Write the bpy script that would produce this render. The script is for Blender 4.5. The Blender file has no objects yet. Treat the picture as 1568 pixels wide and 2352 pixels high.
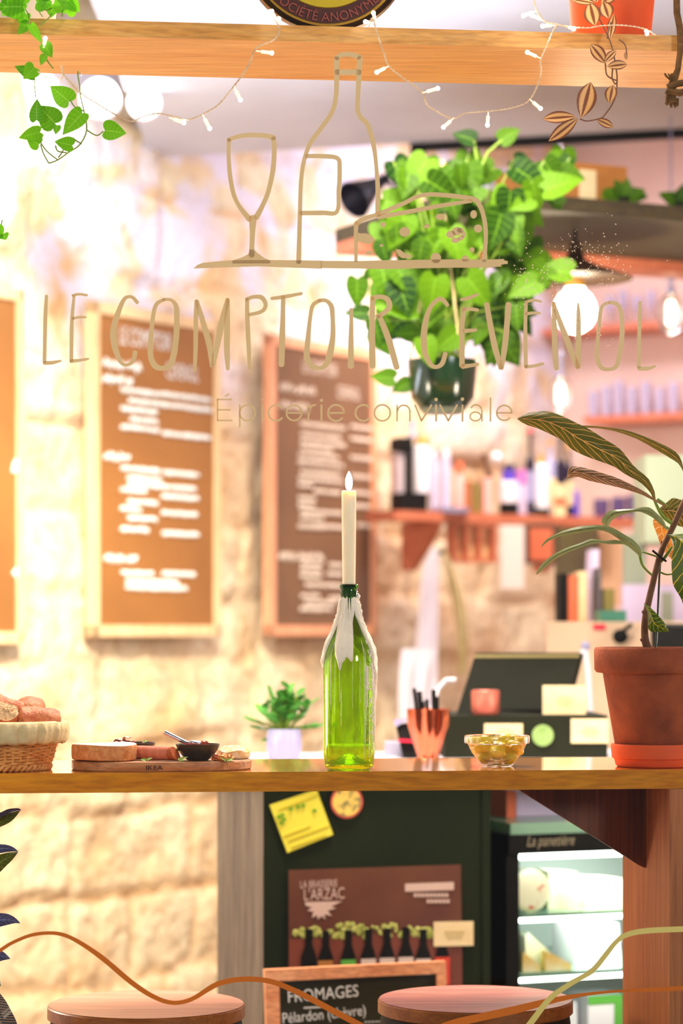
import bpy, bmesh, math, random
from mathutils import Vector, Matrix, noise
R = random.Random(7)
sc = bpy.context.scene
COL = sc.collection
# ------------------------------------------------------------------ camera, world, lights, exposure
F = 5870.0; HY = 1443.0; ZC = 1.327
cd = bpy.data.cameras.new('camera'); cam = bpy.data.objects.new('camera', cd); COL.objects.link(cam)
cam.location = (0, 0, ZC); cam.rotation_euler = (math.pi/2, 0, 0)
cd.sensor_fit = 'VERTICAL'; cd.sensor_height = 36; cd.sensor_width = 24
cd.lens = F/2352*36; cd.shift_y = (HY-1176)/2352
cd.clip_start = .1; cd.clip_end = 100
cd.dof.use_dof = True; cd.dof.focus_distance = 4.12; cd.dof.aperture_fstop = 3.2
sc.camera = cam
sc.view_settings.view_transform = 'Standard'; sc.view_settings.look = 'None'
sc.view_settings.gamma = 1; sc.view_settings.use_curve_mapping = False
sc.view_settings.exposure = 1.15
w = bpy.data.worlds.new('world'); sc.world = w; w.use_nodes = True
w.node_tree.nodes['Background'].inputs[0].default_value = (.86, .88, 1.0, 1)
w.node_tree.nodes['Background'].inputs[1].default_value = 0.05
try:
    sc.cycles.max_bounces = 10; sc.cycles.transparent_max_bounces = 24
    sc.cycles.transmission_bounces = 10; sc.cycles.use_denoising = True
    sc.cycles.sample_clamp_indirect = 6
except Exception: pass

def light(kind, name, loc, tgt, energy, color, size=.3, spot=70, blend=.6):
    d = bpy.data.lights.new(name, kind); d.energy = energy; d.color = color
    if kind == 'AREA': d.shape = 'DISK'; d.size = size
    elif kind == 'SPOT': d.spot_size = math.radians(spot); d.spot_blend = blend; d.shadow_soft_size = size
    else: d.shadow_soft_size = size
    o = bpy.data.objects.new(name, d); COL.objects.link(o); o.location = loc
    o.rotation_euler = (Vector(tgt)-Vector(loc)).to_track_quat('-Z', 'Y').to_euler()
    return o
light('AREA', 'ceiling_light_front', (.1, 5.0, 2.78), (.1, 5.05, 0), 46, (1, .86, .78), .9)
light('SPOT', 'wall_spot_left', (-.8, 6.5, 3.15), (-1.0, 7.6, 2.2), 70, (1, .93, .78), .05, 80, .8)
light('SPOT', 'wall_spot_low', (-.2, 5.6, 2.7), (-.8, 7.7, .7), 230, (1, .92, .74), .08, 60, .8)
light('SPOT', 'wall_spot_corner', (.75, 8.2, 3.2), (.35, 9.6, 1.2), 75, (1, .83, .64), .06, 80, .9)
light('AREA', 'ceiling_light_back', (.9, 8.9, 3.25), (.9, 8.9, 0), 20, (.95, .86, 1), .8)
light('AREA', 'ceiling_fill', (-.2, 6.0, 1.7), (-.2, 6.6, 2.85), 11, (.78, .84, 1), .8)  # unseen uplight added mid-room to lighten the ceiling

light('AREA', 'outside_fill_left', (-3.8, -.8, 2.9), (-.2, 4.2, 1.6), 105, (1, .93, .84), 1.4)  # unseen fill pair added outside to light the camera-facing fronts
light('AREA', 'outside_fill_right', (3.8, -1.0, 2.6), (.2, 4.2, 1.5), 55, (.92, .94, 1), 1.2)  # right half of the added outside fill pair
light('POINT', 'shelf_fill_left', (-1.15, 4.85, 1.15), (0, 0, 0), 16, (1, .84, .66), .12)  # unseen fill pair added off-frame to brighten the upper shelf's underside
light('POINT', 'shelf_fill_right', (1.25, 4.9, 1.25), (0, 0, 0), 16, (1, .84, .66), .12)  # right half of the added shelf underside fill

# ------------------------------------------------------------------ frames: pixel <-> place
class Frame:
    def __init__(s, ox, oy, yaw):
        a = math.radians(yaw); s.O = Vector((ox, oy, 0))
        s.U = Vector((math.cos(a), math.sin(a), 0)); s.N = Vector((-math.sin(a), math.cos(a), 0))
    def w(s, u, d, z): return s.O + s.U*u + s.N*d + Vector((0, 0, z))
    def at(s, px, py, d=0.0):
        r = Vector(((px-784)/F, 1, (HY-py)/F)); c = Vector((0, 0, ZC))
        t = (d - (c-s.O).dot(s.N))/r.dot(s.N)
        return c + r*t
    def uz(s, px, py, d=0.0):
        p = s.at(px, py, d); return (p-s.O).dot(s.U), p.z
    def u(s, px, d=0.0): return s.uz(px, HY, d)[0]
WIN = Frame(0, 4.05, 6.4)
STO = Frame(-.768, 7.9, 56.8)
BAK = Frame(.92, 10.5, -33.2)
def PY(px, py, Y): return Vector(((px-784)/F*Y, Y, ZC+(HY-py)/F*Y))

# ------------------------------------------------------------------ mesh builder
WL = {}
class MB:
    def __init__(s): s.v = []; s.f = []; s.uv = {}; s.mi = []
    def add(s, vs, fs, uvs=None, m=0):
        b = len(s.v); s.v += [Vector(x) for x in vs]
        if uvs:
            for i, q in enumerate(uvs): s.uv[b+i] = q
        for f in fs: s.f.append(tuple(b+i for i in f)); s.mi.append(m)
        return s
    def box(s, fr, u0, u1, d0, d1, z0, z1, m=0):
        c = [fr.w(u, d, z) for z in (z0, z1) for (u, d) in ((u0, d0), (u1, d0), (u1, d1), (u0, d1))]
        return s.add(c, [(0,3,2,1), (4,5,6,7), (0,1,5,4), (1,2,6,5), (2,3,7,6), (3,0,4,7)], m=m)
    def hull8(s, c, m=0):
        return s.add(c, [(0,3,2,1), (4,5,6,7), (0,1,5,4), (1,2,6,5), (2,3,7,6), (3,0,4,7)], m=m)
    def tube(s, pts, r, n=8, caps=True, m=0):
        pts = [Vector(p) for p in pts]; k = len(pts)
        rs = r if isinstance(r, (list, tuple)) else [r]*k
        vs = []; prev = None
        for i, p in enumerate(pts):
            t = (pts[min(i+1, k-1)] - pts[max(i-1, 0)])
            if t.length < 1e-9: t = Vector((0, 0, 1))
            t.normalize()
            if prev is None:
                a = Vector((0, 0, 1)) if abs(t.z) < .9 else Vector((1, 0, 0))
                prev = (a - t*a.dot(t)).normalized()
            prev = (prev - t*prev.dot(t))
            prev = prev.normalized() if prev.length > 1e-6 else t.orthogonal().normalized()
            b = t.cross(prev)
            for j in range(n):
                a = 2*math.pi*j/n; vs.append(p + (prev*math.cos(a) + b*math.sin(a))*rs[i])
        fs = [(i*n+j, i*n+(j+1) % n, (i+1)*n+(j+1) % n, (i+1)*n+j) for i in range(k-1) for j in range(n)]
        if caps: fs += [tuple(range(n-1, -1, -1)), tuple((k-1)*n+j for j in range(n))]
        uv = [(i/(k-1), j/n) for i in range(k) for j in range(n)]
        return s.add(vs, fs, uv, m)
    def lathe(s, c, prof, n=40, m=0, axis=None, fn=None):
        c = Vector(c); vs = []
        q = Vector(axis).normalized().to_track_quat('Z', 'Y') if axis else None
        for i, (r, z) in enumerate(prof):
            for j in range(n):
                a = 2*math.pi*j/n; rr = r; zz = z
                if fn: rr, zz = fn(r, z, a)
                p = Vector((rr*math.cos(a), rr*math.sin(a), zz))
                if q: p = q @ p
                vs.append(c+p)
        k = len(prof)
        fs = [(i*n+j, i*n+(j+1) % n, (i+1)*n+(j+1) % n, (i+1)*n+j) for i in range(k-1) for j in range(n)]
        if prof[0][0] > 1e-6 and prof[0] != prof[-1]: fs.append(tuple(range(n-1, -1, -1)))
        if prof[-1][0] > 1e-6 and prof[0] != prof[-1]: fs.append(tuple((k-1)*n+j for j in range(n)))
        return s.add(vs, fs, m=m)
    def ball(s, c, rx, ry=None, rz=None, n=14, k=9, rot=None, bump=0, m=0, seed=0):
        ry = rx if ry is None else ry; rz = rx if rz is None else rz
        vs = []; c = Vector(c)
        for i in range(k+1):
            th = math.pi*i/k
            for j in range(n):
                a = 2*math.pi*j/n
                d = Vector((math.sin(th)*math.cos(a), math.sin(th)*math.sin(a), -math.cos(th)))
                q = 1 + (bump*noise.noise(d*2.2+Vector((seed*7.1, seed, 0))) if bump else 0)
                p = Vector((d.x*rx*q, d.y*ry*q, d.z*rz*q))
                if rot: p = rot @ p
                vs.append(c+p)
        fs = [(i*n+j, i*n+(j+1) % n, (i+1)*n+(j+1) % n, (i+1)*n+j) for i in range(k) for j in range(n)]
        return s.add(vs, fs, m=m)
    def prism(s, pts, off, m=0):
        n = len(pts); off = Vector(off)
        vs = [Vector(p) for p in pts] + [Vector(p)+off for p in pts]
        fs = [tuple(range(n)), tuple(range(2*n-1, n-1, -1))] + [(i, i+n, (i+1) % n+n, (i+1) % n) for i in range(n)]
        return s.add(vs, fs, m=m)
    def stroke(s, fr, pts, d=0.0, th=.0006, m=0):
        """a painted stroke: pts (px,py,halfwidth px) on plane d of frame, thickness th toward the viewer"""
        P = smooth(pts, 5) if len(pts) > 2 else [Vector(p) for p in pts]
        out = []; k = len(P)
        A = []; B = []
        for i in range(k):
            t = Vector((P[min(i+1, k-1)].x-P[max(i-1, 0)].x, P[min(i+1, k-1)].y-P[max(i-1, 0)].y))
            if t.length < 1e-6: t = Vector((1, 0))
            t.normalize(); nx, ny = -t.y, t.x; h = P[i].z
            A.append((P[i].x+nx*h, P[i].y+ny*h)); B.append((P[i].x-nx*h, P[i].y-ny*h))
        def cap(c, t, h, sgn):
            r = []
            for q in range(1, 5):
                a = math.pi*q/5
                r.append((c.x + sgn*t.x*math.sin(a)*h*.8 - t.y*math.cos(a)*h*sgn*1, c.y + sgn*t.y*math.sin(a)*h*.8 + t.x*math.cos(a)*h*sgn*1))
            return r
        t0 = Vector((P[1].x-P[0].x, P[1].y-P[0].y)).normalized(); t1 = Vector((P[-1].x-P[-2].x, P[-1].y-P[-2].y)).normalized()
        poly = A + cap(P[-1], t1, P[-1].z, 1) + B[::-1] + cap(P[0], t0, P[0].z, -1)
        # quads along + caps as fans (front), plus skirt
        W0 = lambda q, dd: fr.at(q[0], q[1], dd)
        vs = [W0(a, d-th) for a in A] + [W0(b, d-th) for b in B]
        fs = [(i, i+1, k+i+1, k+i) for i in range(k-1)]
        s.add(vs, fs, m=m)
        for c, t, h, sg in ((P[-1], t1, P[-1].z, 1), (P[0], t0, P[0].z, -1)):
            r = cap(c, t, h, sg); e = (A[-1], B[-1]) if sg > 0 else (B[0], A[0])
            q = [e[0]] + r + [e[1]]
            s.add([W0(x, d-th) for x in q], [tuple(range(len(q)))], m=m)
        n = len(poly)
        s.add([W0(q, d-th) for q in poly] + [W0(q, d) for q in poly], [(i, (i+1) % n, (i+1) % n+n, i+n) for i in range(n)], m=m)
        return s
    def ppoly(s, fr, pts, d=0.0, th=.0006, m=0):
        return s.prism([fr.at(x, y, d-th) for x, y in pts], fr.N*th, m=m)
    def text(s, fr, txt, u, z, size, d=0.0, th=.001, sx=1.0, rot=0, shear=0, m=0, align='LEFT', bend=None):
        cu = bpy.data.curves.new('t', 'FONT'); cu.body = txt; cu.size = size; cu.align_x = align
        cu.shear = shear; cu.resolution_u = 3
        o = bpy.data.objects.new('t', cu); COL.objects.link(o)
        dg = bpy.context.evaluated_depsgraph_get()
        me = bpy.data.meshes.new_from_object(o.evaluated_get(dg))
        cr, sr = math.cos(rot), math.sin(rot)
        vs = []
        for q in me.vertices:
            x, y = q.co.x*sx, q.co.y
            if bend: x, y = bend(x, y); vs.append(fr.w(x, d-th, y)); continue
            vs.append(fr.w(u + x*cr-y*sr, d-th, z + x*sr+y*cr))
        s.add(vs, [tuple(p.vertices) for p in me.polygons], m=m)
        bpy.data.objects.remove(o); bpy.data.curves.remove(cu); bpy.data.meshes.remove(me)
        return s
    def leaf(s, base, d, nrm, L, W, fold=.25, droop=.15, m=0, shape='heart'):
        """one leaf blade: base point, direction to the tip, facing normal"""
        d = Vector(d).normalized(); nrm = Vector(nrm); nrm = (nrm - d*nrm.dot(d)).normalized(); sd = d.cross(nrm)
        if shape == 'heart':
            T = [0, .02, .06, .14, .26, .39, .52, .66, .8, .91, 1]
            wd = [0, .14, .3, .43, .5, .5, .44, .33, .2, .09, 0]; back = [0, -.09, -.12, -.04, .12, .28, .45, .62, .78, .9, 1]
        else:
            T = [0, .08, .2, .32, .45, .58, .7, .8, .9, .96, 1]
            wd = [.02, .16, .32, .43, .49, .5, .44, .34, .19, .08, 0]; back = T
        vs = []; uv = []
        for i, t in enumerate(T):
            for side in (-1, -.5, 0, .5, 1):
                x = side*wd[i]*W; y = (t if side == 0 else (t+back[i])/2 if abs(side) == .5 else back[i])*L
                z = fold*abs(x) - droop*t*t*L
                vs.append(Vector(base) + sd*x + d*y + nrm*z); uv.append((t, side*.5+.5))
        fs = [(i*5+j, i*5+j+1, (i+1)*5+j+1, (i+1)*5+j) for i in range(10) for j in range(4)]
        return s.add(vs, fs, uv, m)
    def edgeleaf(s, fr, top, bot, d=0.0, dd=0.02, ox=0, oy=0, k=1.0, mid=.5, n=26, m=0):
        """a long leaf given by both its edges, curved in depth"""
        A = resample([(ox+x/k, oy+y/k) for x, y in top], n); B = resample([(ox+x/k, oy+y/k) for x, y in bot], n)
        vs = []; uv = []
        for i in range(n):
            t = i/(n-1)
            for j in range(7):
                q = j/6; e = abs(q-mid)*2
                x = A[i][0]*(1-q)+B[i][0]*q; y = A[i][1]*(1-q)+B[i][1]*q
                wd = math.hypot(A[i][0]-B[i][0], A[i][1]-B[i][1])/1400
                vs.append(fr.at(x, y, d + dd*math.sin(t*3.1)*1.5 + (e-.5)*wd*.55 + .0012*math.sin(t*60))); uv.append((t, q))
        fs = [(i*7+j, i*7+j+1, (i+1)*7+j+1, (i+1)*7+j) for i in range(n-1) for j in range(6)]
        return s.add(vs, fs, uv, m)
    def build(s, name, mats, parent=None, loc=None, smooth=True, auto=40):
        if parent is not None: loc = WL[parent.name]
        if loc is None:
            xs = [q.x for q in s.v]; ys = [q.y for q in s.v]; zs = [q.z for q in s.v]
            loc = Vector(((min(xs)+max(xs))/2, (min(ys)+max(ys))/2, min(zs)))
        loc = Vector(loc)
        me = bpy.data.meshes.new(name)
        me.from_pydata([q-loc for q in s.v], [], s.f)
        mats = mats if isinstance(mats, (list, tuple)) else [mats]
        for q in mats: me.materials.append(q)
        if len(mats) > 1: me.polygons.foreach_set('material_index', s.mi)
        if s.uv:
            ul = me.uv_layers.new(name='UVMap')
            for l in me.loops: ul.data[l.index].uv = s.uv.get(l.vertex_index, (0, 0))
        me.validate(); me.update()
        bm = bmesh.new(); bm.from_mesh(me); bmesh.ops.recalc_face_normals(bm, faces=bm.faces)
        if smooth:
            for f in bm.faces: f.smooth = True
            ca = math.cos(math.radians(auto))
            for e in bm.edges:
                if len(e.link_faces) == 2 and e.link_faces[0].normal.dot(e.link_faces[1].normal) < ca: e.smooth = False
        bm.to_mesh(me); bm.free()
        o = bpy.data.objects.new(name, me); COL.objects.link(o)
        if parent is not None: o.parent = parent
        else: o.location = loc
        WL[o.name] = loc
        return o
def smooth(pts, n):
    P = [Vector(p if len(p) == 3 else (p[0], p[1], 0)) for p in pts]; out = []
    for i in range(len(P)-1):
        p0, p1, p2, p3 = P[max(i-1, 0)], P[i], P[i+1], P[min(i+2, len(P)-1)]
        for j in range(n):
            t = j/n
            out.append(.5*((2*p1) + (p2-p0)*t + (2*p0-5*p1+4*p2-p3)*t*t + (3*p1-p0-3*p2+p3)*t**3))
    out.append(P[-1]); return out
def resample(pts, n):
    P = [(v.x, v.y) for v in smooth([(x, y, 0) for x, y in pts], 8)]
    L = [0]
    for a, b in zip(P, P[1:]): L.append(L[-1]+math.hypot(a[0]-b[0], a[1]-b[1]))
    out = []; j = 0
    for i in range(n):
        t = L[-1]*i/(n-1)
        while j < len(L)-2 and L[j+1] < t: j += 1
        q = (t-L[j])/max(L[j+1]-L[j], 1e-9); q = min(max(q, 0), 1)
        out.append((P[j][0]*(1-q)+P[j+1][0]*q, P[j][1]*(1-q)+P[j+1][1]*q))
    return out
def tag(o, label, cat, group=None):
    o['label'] = label; o['category'] = cat
    if group: o['group'] = group
    return o
def thing(name, label, cat, loc, group=None):
    o = bpy.data.objects.new(name, None); COL.objects.link(o); o.location = loc; o.empty_display_size = .05
    WL[o.name] = Vector(loc); return tag(o, label, cat, group)
def struct(o): o['kind'] = 'structure'; return o
def stuff(o): o['kind'] = 'stuff'; return o

# ------------------------------------------------------------------ materials
def srgb(r, g, b):
    return tuple(((c/255)/12.92 if c <= 10 else (((c/255)+.055)/1.055)**2.4) for c in (r, g, b)) + (1,)
def new(name):
    m = bpy.data.materials.new(name); m.use_nodes = True
    return m, m.node_tree, m.node_tree.nodes, m.node_tree.nodes['Principled BSDF']
def mat(name, c, rough=.55, metal=0, c2=None, scale=20, bump=0, bscale=60, trans=0, ior=1.45, emit=None, es=0, sss=0, stretch=None, coat=0, spec=None, transl=0, contrast=(.35, .65)):
    m, nt, N, b = new(name); L = nt.links
    col = c if len(c) == 4 else srgb(*c)
    b.inputs['Base Color'].default_value = col; b.inputs['Roughness'].default_value = rough
    b.inputs['Metallic'].default_value = metal; b.inputs['Transmission Weight'].default_value = trans
    b.inputs['IOR'].default_value = ior
    if spec is not None: b.inputs['Specular IOR Level'].default_value = spec
    if coat: b.inputs['Coat Weight'].default_value = coat; b.inputs['Coat Roughness'].default_value = .08
    if sss:
        b.inputs['Subsurface Weight'].default_value = sss; b.inputs['Subsurface Radius'].default_value = (.012, .008, .004); b.inputs['Subsurface Scale'].default_value = 1
    if emit: b.inputs['Emission Color'].default_value = emit if len(emit) == 4 else srgb(*emit); b.inputs['Emission Strength'].default_value = es
    if c2 or bump:
        tc = N.new('ShaderNodeTexCoord'); mp = N.new('ShaderNodeMapping'); L.new(tc.outputs['Object'], mp.inputs[0])
        if stretch: mp.inputs['Scale'].default_value = stretch
    if c2:
        nz = N.new('ShaderNodeTexNoise'); nz.inputs['Scale'].default_value = scale; nz.inputs['Detail'].default_value = 6
        L.new(mp.outputs[0], nz.inputs[0])
        cr = N.new('ShaderNodeValToRGB'); cr.color_ramp.elements[0].position, cr.color_ramp.elements[1].position = contrast
        cr.color_ramp.elements[0].color = col; cr.color_ramp.elements[1].color = c2 if len(c2) == 4 else srgb(*c2)
        L.new(nz.outputs['Fac'], cr.inputs[0]); L.new(cr.outputs[0], b.inputs['Base Color'])
    if bump:
        n2 = N.new('ShaderNodeTexNoise'); n2.inputs['Scale'].default_value = bscale; n2.inputs['Detail'].default_value = 5
        L.new(mp.outputs[0], n2.inputs[0]); bp = N.new('ShaderNodeBump'); bp.inputs['Strength'].default_value = bump; bp.inputs['Distance'].default_value = .004
        L.new(n2.outputs['Fac'], bp.inputs['Height']); L.new(bp.outputs[0], b.inputs['Normal'])
    if transl:
        tr = N.new('ShaderNodeBsdfTranslucent'); tr.inputs[0].default_value = tuple(min(1, q*1.6) for q in col[:3])+(1,)
        mx = N.new('ShaderNodeMixShader'); mx.inputs[0].default_value = transl
        L.new(b.outputs[0], mx.inputs[1]); L.new(tr.outputs[0], mx.inputs[2]); L.new(mx.outputs[0], N['Material Output'].inputs[0])
        if c2: L.new(cr.outputs[0], tr.inputs[0])
    return m
def wood(name, c1, c2, c3, along='x', rough=.4, s=1.0, knots=True):
    """plank wood: stretched grain, growth bands and knots"""
    m, nt, N, b = new(name); L = nt.links
    tc = N.new('ShaderNodeTexCoord'); mp = N.new('ShaderNodeMapping'); L.new(tc.outputs['Object'], mp.inputs[0])
    sc_ = {'x': (1.2, 22, 22), 'y': (22, 1.2, 22), 'z': (22, 22, 1.0)}[along]
    mp.inputs['Scale'].default_value = tuple(q*s for q in sc_)
    n1 = N.new('ShaderNodeTexNoise'); n1.inputs['Scale'].default_value = 2.2; n1.inputs['Detail'].default_value = 7; n1.inputs['Distortion'].default_value = .8
    L.new(mp.outputs[0], n1.inputs[0])
    wv = N.new('ShaderNodeTexNoise'); wv.inputs['Scale'].default_value = 9; wv.inputs['Detail'].default_value = 3; L.new(mp.outputs[0], wv.inputs[0])
    cr = N.new('ShaderNodeValToRGB'); e = cr.color_ramp.elements
    e[0].position = .3; e[0].color = srgb(*c1); e[1].position = .72; e[1].color = srgb(*c2)
    k = cr.color_ramp.elements.new(.5); k.color = srgb(*c3)
    L.new(n1.outputs['Fac'], cr.inputs[0])
    mx = N.new('ShaderNodeMix'); mx.data_type = 'RGBA'; mx.blend_type = 'MULTIPLY'; mx.inputs[0].default_value = .45
    c2r = N.new('ShaderNodeValToRGB'); c2r.color_ramp.elements[0].position = .35; c2r.color_ramp.elements[0].color = (.45, .35, .28, 1); c2r.color_ramp.elements[1].position = .6; c2r.color_ramp.elements[1].color = (1, 1, 1, 1)
    L.new(wv.outputs['Fac'], c2r.inputs[0]); L.new(cr.outputs[0], mx.inputs[6]); L.new(c2r.outputs[0], mx.inputs[7])
    L.new(mx.outputs[2], b.inputs['Base Color']); b.inputs['Roughness'].default_value = rough
    bp = N.new('ShaderNodeBump'); bp.inputs['Strength'].default_value = .06; bp.inputs['Distance'].default_value = .001
    L.new(wv.outputs['Fac'], bp.inputs['Height']); L.new(bp.outputs[0], b.inputs['Normal'])
    return m
def leafmat(name, dark, lite, vein, freq=11, vw=.1, transl=.35, rough=.35, back=None):
    """a leaf: colour varies blade to blade; midrib and side veins run in its own UV space"""
    m, nt, N, b = new(name); L = nt.links
    def math_(op, a, bb=None):
        q = N.new('ShaderNodeMath'); q.operation = op
        for i, x in enumerate((a, bb)):
            if x is None: continue
            if isinstance(x, (int, float)): q.inputs[i].default_value = x
            else: L.new(x, q.inputs[i])
        return q.outputs[0]
    uv = N.new('ShaderNodeUVMap'); sp = N.new('ShaderNodeSeparateXYZ'); L.new(uv.outputs[0], sp.inputs[0])
    ge = N.new('ShaderNodeNewGeometry')
    tc = N.new('ShaderNodeTexCoord'); nz = N.new('ShaderNodeTexNoise'); nz.inputs['Scale'].default_value = 14; nz.inputs['Detail'].default_value = 3; L.new(tc.outputs['Object'], nz.inputs[0])
    side = math_('ABSOLUTE', math_('SUBTRACT', sp.outputs[1], .5))
    a = math_('SUBTRACT', math_('MULTIPLY', sp.outputs[0], freq), math_('MULTIPLY', side, freq*.36))
    a = math_('ADD', a, math_('MULTIPLY', nz.outputs['Fac'], 2.2))
    fr_ = math_('FRACT', a)
    v1 = math_('LESS_THAN', math_('ABSOLUTE', math_('SUBTRACT', fr_, .5)), vw)
    v2 = math_('LESS_THAN', side, .022)
    vv = math_('MAXIMUM', v1, v2)
    cr = N.new('ShaderNodeMix'); cr.data_type = 'RGBA'; L.new(ge.outputs['Random Per Island'], cr.inputs[0])
    cr.inputs[6].default_value = srgb(*dark); cr.inputs[7].default_value = srgb(*lite)
    c2 = N.new('ShaderNodeMix'); c2.data_type = 'RGBA'; L.new(math_('MULTIPLY', vv, .75), c2.inputs[0])
    L.new(cr.outputs[2], c2.inputs[6]); c2.inputs[7].default_value = srgb(*vein)
    L.new(c2.outputs[2], b.inputs['Base Color']); b.inputs['Roughness'].default_value = rough; b.inputs['Specular IOR Level'].default_value = .18
    tr = N.new('ShaderNodeBsdfTranslucent'); L.new(c2.outputs[2], tr.inputs[0])
    mx = N.new('ShaderNodeMixShader'); mx.inputs[0].default_value = transl
    L.new(b.outputs[0], mx.inputs[1]); L.new(tr.outputs[0], mx.inputs[2]); L.new(mx.outputs[0], N['Material Output'].inputs[0])
    return m
def gloss(m, r_=.1):
    b = m.node_tree.nodes['Principled BSDF']; b.inputs['Coat Weight'].default_value = 1; b.inputs['Coat Roughness'].default_value = r_
M = {}
M['plaster'] = mat('plaster', (222, 224, 232), .9, c2=(208, 208, 218), scale=2.5, bump=.15, bscale=25)
M['plaster_pink'] = mat('plaster_pink', (236, 208, 196), .9, c2=(226, 192, 178), scale=2.5, bump=.12, bscale=25)
M['floor'] = mat('floor_tile', (120, 95, 70), .5, c2=(100, 78, 58), scale=4)
M['bar'] = wood('bar_oak', (222, 136, 10), (240, 164, 30), (232, 150, 18), 'x', .2)
gloss(M['bar'], .05)
M['shelfwood'] = wood('shelf_pine', (222, 152, 62), (242, 190, 112), (232, 172, 88), 'x', .42)
M['post'] = wood('post_pine', (176, 96, 44), (206, 130, 70), (190, 112, 54), 'z', .5)
M['bracket'] = wood('bracket_walnut', (104, 56, 24), (146, 84, 42), (124, 68, 32), 'z', .5)
M['framewood'] = wood('frame_wood', (240, 200, 146), (252, 226, 180), (247, 214, 162), 'z', .5)
M['framewood2'] = wood('frame_wood_pinkish', (236, 160, 118), (248, 190, 150), (244, 176, 134), 'z', .5)
M['seatwood'] = wood('seat_wood', (206, 140, 108), (228, 172, 142), (218, 156, 126), 'x', .35)
M['seatwood2'] = wood('seat_wood_red', (176, 96, 80), (214, 146, 124), (196, 118, 98), 'x', .35)
M['seatedge'] = wood('seat_edge', (150, 84, 30), (180, 110, 46), (165, 96, 38), 'x', .4)
M['darkwood'] = wood('dark_wood', (52, 44, 24), (80, 68, 38), (66, 56, 30), 'x', .6)
M['orangewood'] = wood('orange_wood', (200, 110, 78), (222, 136, 100), (212, 122, 88), 'x', .5)
M['black'] = mat('black_paint', (16, 16, 14), .6, c2=(24, 22, 18), scale=30, spec=.15)
M['blackmetal'] = mat('black_metal', (34, 32, 44), .35, .6)
M['green_panel'] = mat('green_black_panel', (24, 33, 16), .8, c2=(34, 42, 20), scale=3, spec=.15)
M['greywood'] = wood('grey_wood', (120, 106, 92), (156, 142, 122), (136, 122, 104), 'z', .7)
M['white'] = mat('white_plastic', (232, 230, 236), .4)
M['lilac'] = mat('lilac_ceramic', (156, 154, 190), .3, c2=(166, 164, 196), scale=20)
M['chalkboard'] = mat('chalkboard', (164, 110, 56), .4, c2=(150, 100, 52), scale=3)  # warm glare on the dark board put into its tan base colour
M['chalkboard2'] = mat('chalkboard_dark', (126, 92, 66), .4, c2=(112, 82, 60), scale=4)
M['chalk'] = mat('chalk_white', (236, 240, 236), .9)
M['chalkpink'] = mat('chalk_cream', (226, 208, 190), .9)
M['vinyl'] = mat('gold_vinyl', (224, 188, 130), .6, c2=(234, 202, 148), scale=3)
M['vinyl_orange'] = mat('orange_vinyl', (190, 96, 8), .6, c2=(216, 116, 16), scale=2)
M['vinyl_pale'] = mat('pale_vinyl', (214, 196, 110), .6)
M['terracotta'] = mat('terracotta', (168, 86, 46), .85, c2=(136, 66, 34), scale=22, bump=.4, bscale=300)
M['terracotta_bright'] = mat('terracotta_bright', (238, 104, 52), .7, c2=(226, 92, 44), scale=9)
M['soil'] = mat('soil', (60, 42, 28), .95, bump=.6)
M['steel'] = mat('steel', (210, 208, 222), .22, 1)
M['copper'] = mat('copper', (214, 112, 78), .16, 1)
M['copper_matte'] = mat('copper_matte', (206, 112, 92), .45, .5)
M['wax'] = mat('wax', (252, 246, 226), .38, sss=.08, bump=.4, bscale=160)
M['candle'] = mat('candle_wax', (255, 244, 214), .45, sss=.5)
M['flame'] = mat('flame', (255, 240, 210), .5, emit=(255, 236, 200), es=26)
M['wick'] = mat('wick', (40, 30, 26), .9)
M['ledglow'] = mat('led_glow', (255, 255, 255), .3, emit=(255, 244, 236), es=16)
M['ledbody'] = mat('led_body', (255, 236, 214), .25, emit=(255, 214, 170), es=.6)
M['wire'] = mat('clear_wire', (252, 232, 196), .25, c2=(226, 196, 160), scale=60)
M['bulb'] = mat('bulb_glow', (255, 255, 255), .3, emit=(255, 238, 205), es=11)
M['lampglow'] = mat('lamp_glow', (255, 255, 255), .3, emit=(255, 252, 255), es=6)
M['fridgeglow'] = mat('fridge_light', (255, 255, 255), .3, emit=(240, 255, 240), es=5)
M['cream'] = mat('cream_card', (240, 220, 170), .7, c2=(232, 208, 156), scale=30)
M['yellow'] = mat('yellow_paper', (236, 226, 70), .7)
M['yellow2'] = mat('yellow_ink', (206, 190, 40), .8)
M['greenink'] = mat('green_ink', (110, 160, 20), .8)
M['poster'] = mat('poster_brown', (92, 48, 36), .55, c2=(110, 66, 40), scale=5)
M['posterlow'] = mat('poster_crate', (126, 62, 44), .55, c2=(104, 52, 36), scale=8)
M['hops'] = mat('poster_hops', (196, 200, 110), .7, c2=(150, 160, 66), scale=60)
M['pinkink'] = mat('pale_ink', (214, 186, 172), .7)
M['redlabel'] = mat('red_label', (206, 62, 44), .6)
M['greenlabel'] = mat('green_label', (90, 170, 60), .6)
M['whitelabel'] = mat('white_label', (214, 190, 178), .6)
M['cardboard'] = mat('cardboard', (178, 116, 52), .85, c2=(166, 106, 46), scale=12)
M['olive'] = mat('olive_skin', (186, 180, 10), .25, c2=(216, 178, 14), scale=60, coat=.5, sss=.15)
M['wicker'] = mat('wicker', (196, 128, 58), .5, c2=(226, 166, 92), scale=50)
M['linen'] = mat('linen', (222, 206, 160), .95, c2=(206, 186, 136), scale=50, bump=.3, bscale=300)
M['crust'] = mat('bread_crust', (186, 92, 50), .6, c2=(220, 140, 92), scale=90, bump=.6, bscale=260)
M['crumb'] = mat('bread_crumb', (238, 200, 150), .9, c2=(206, 140, 86), scale=200, bump=1, bscale=240, contrast=(.5, .7))
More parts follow.
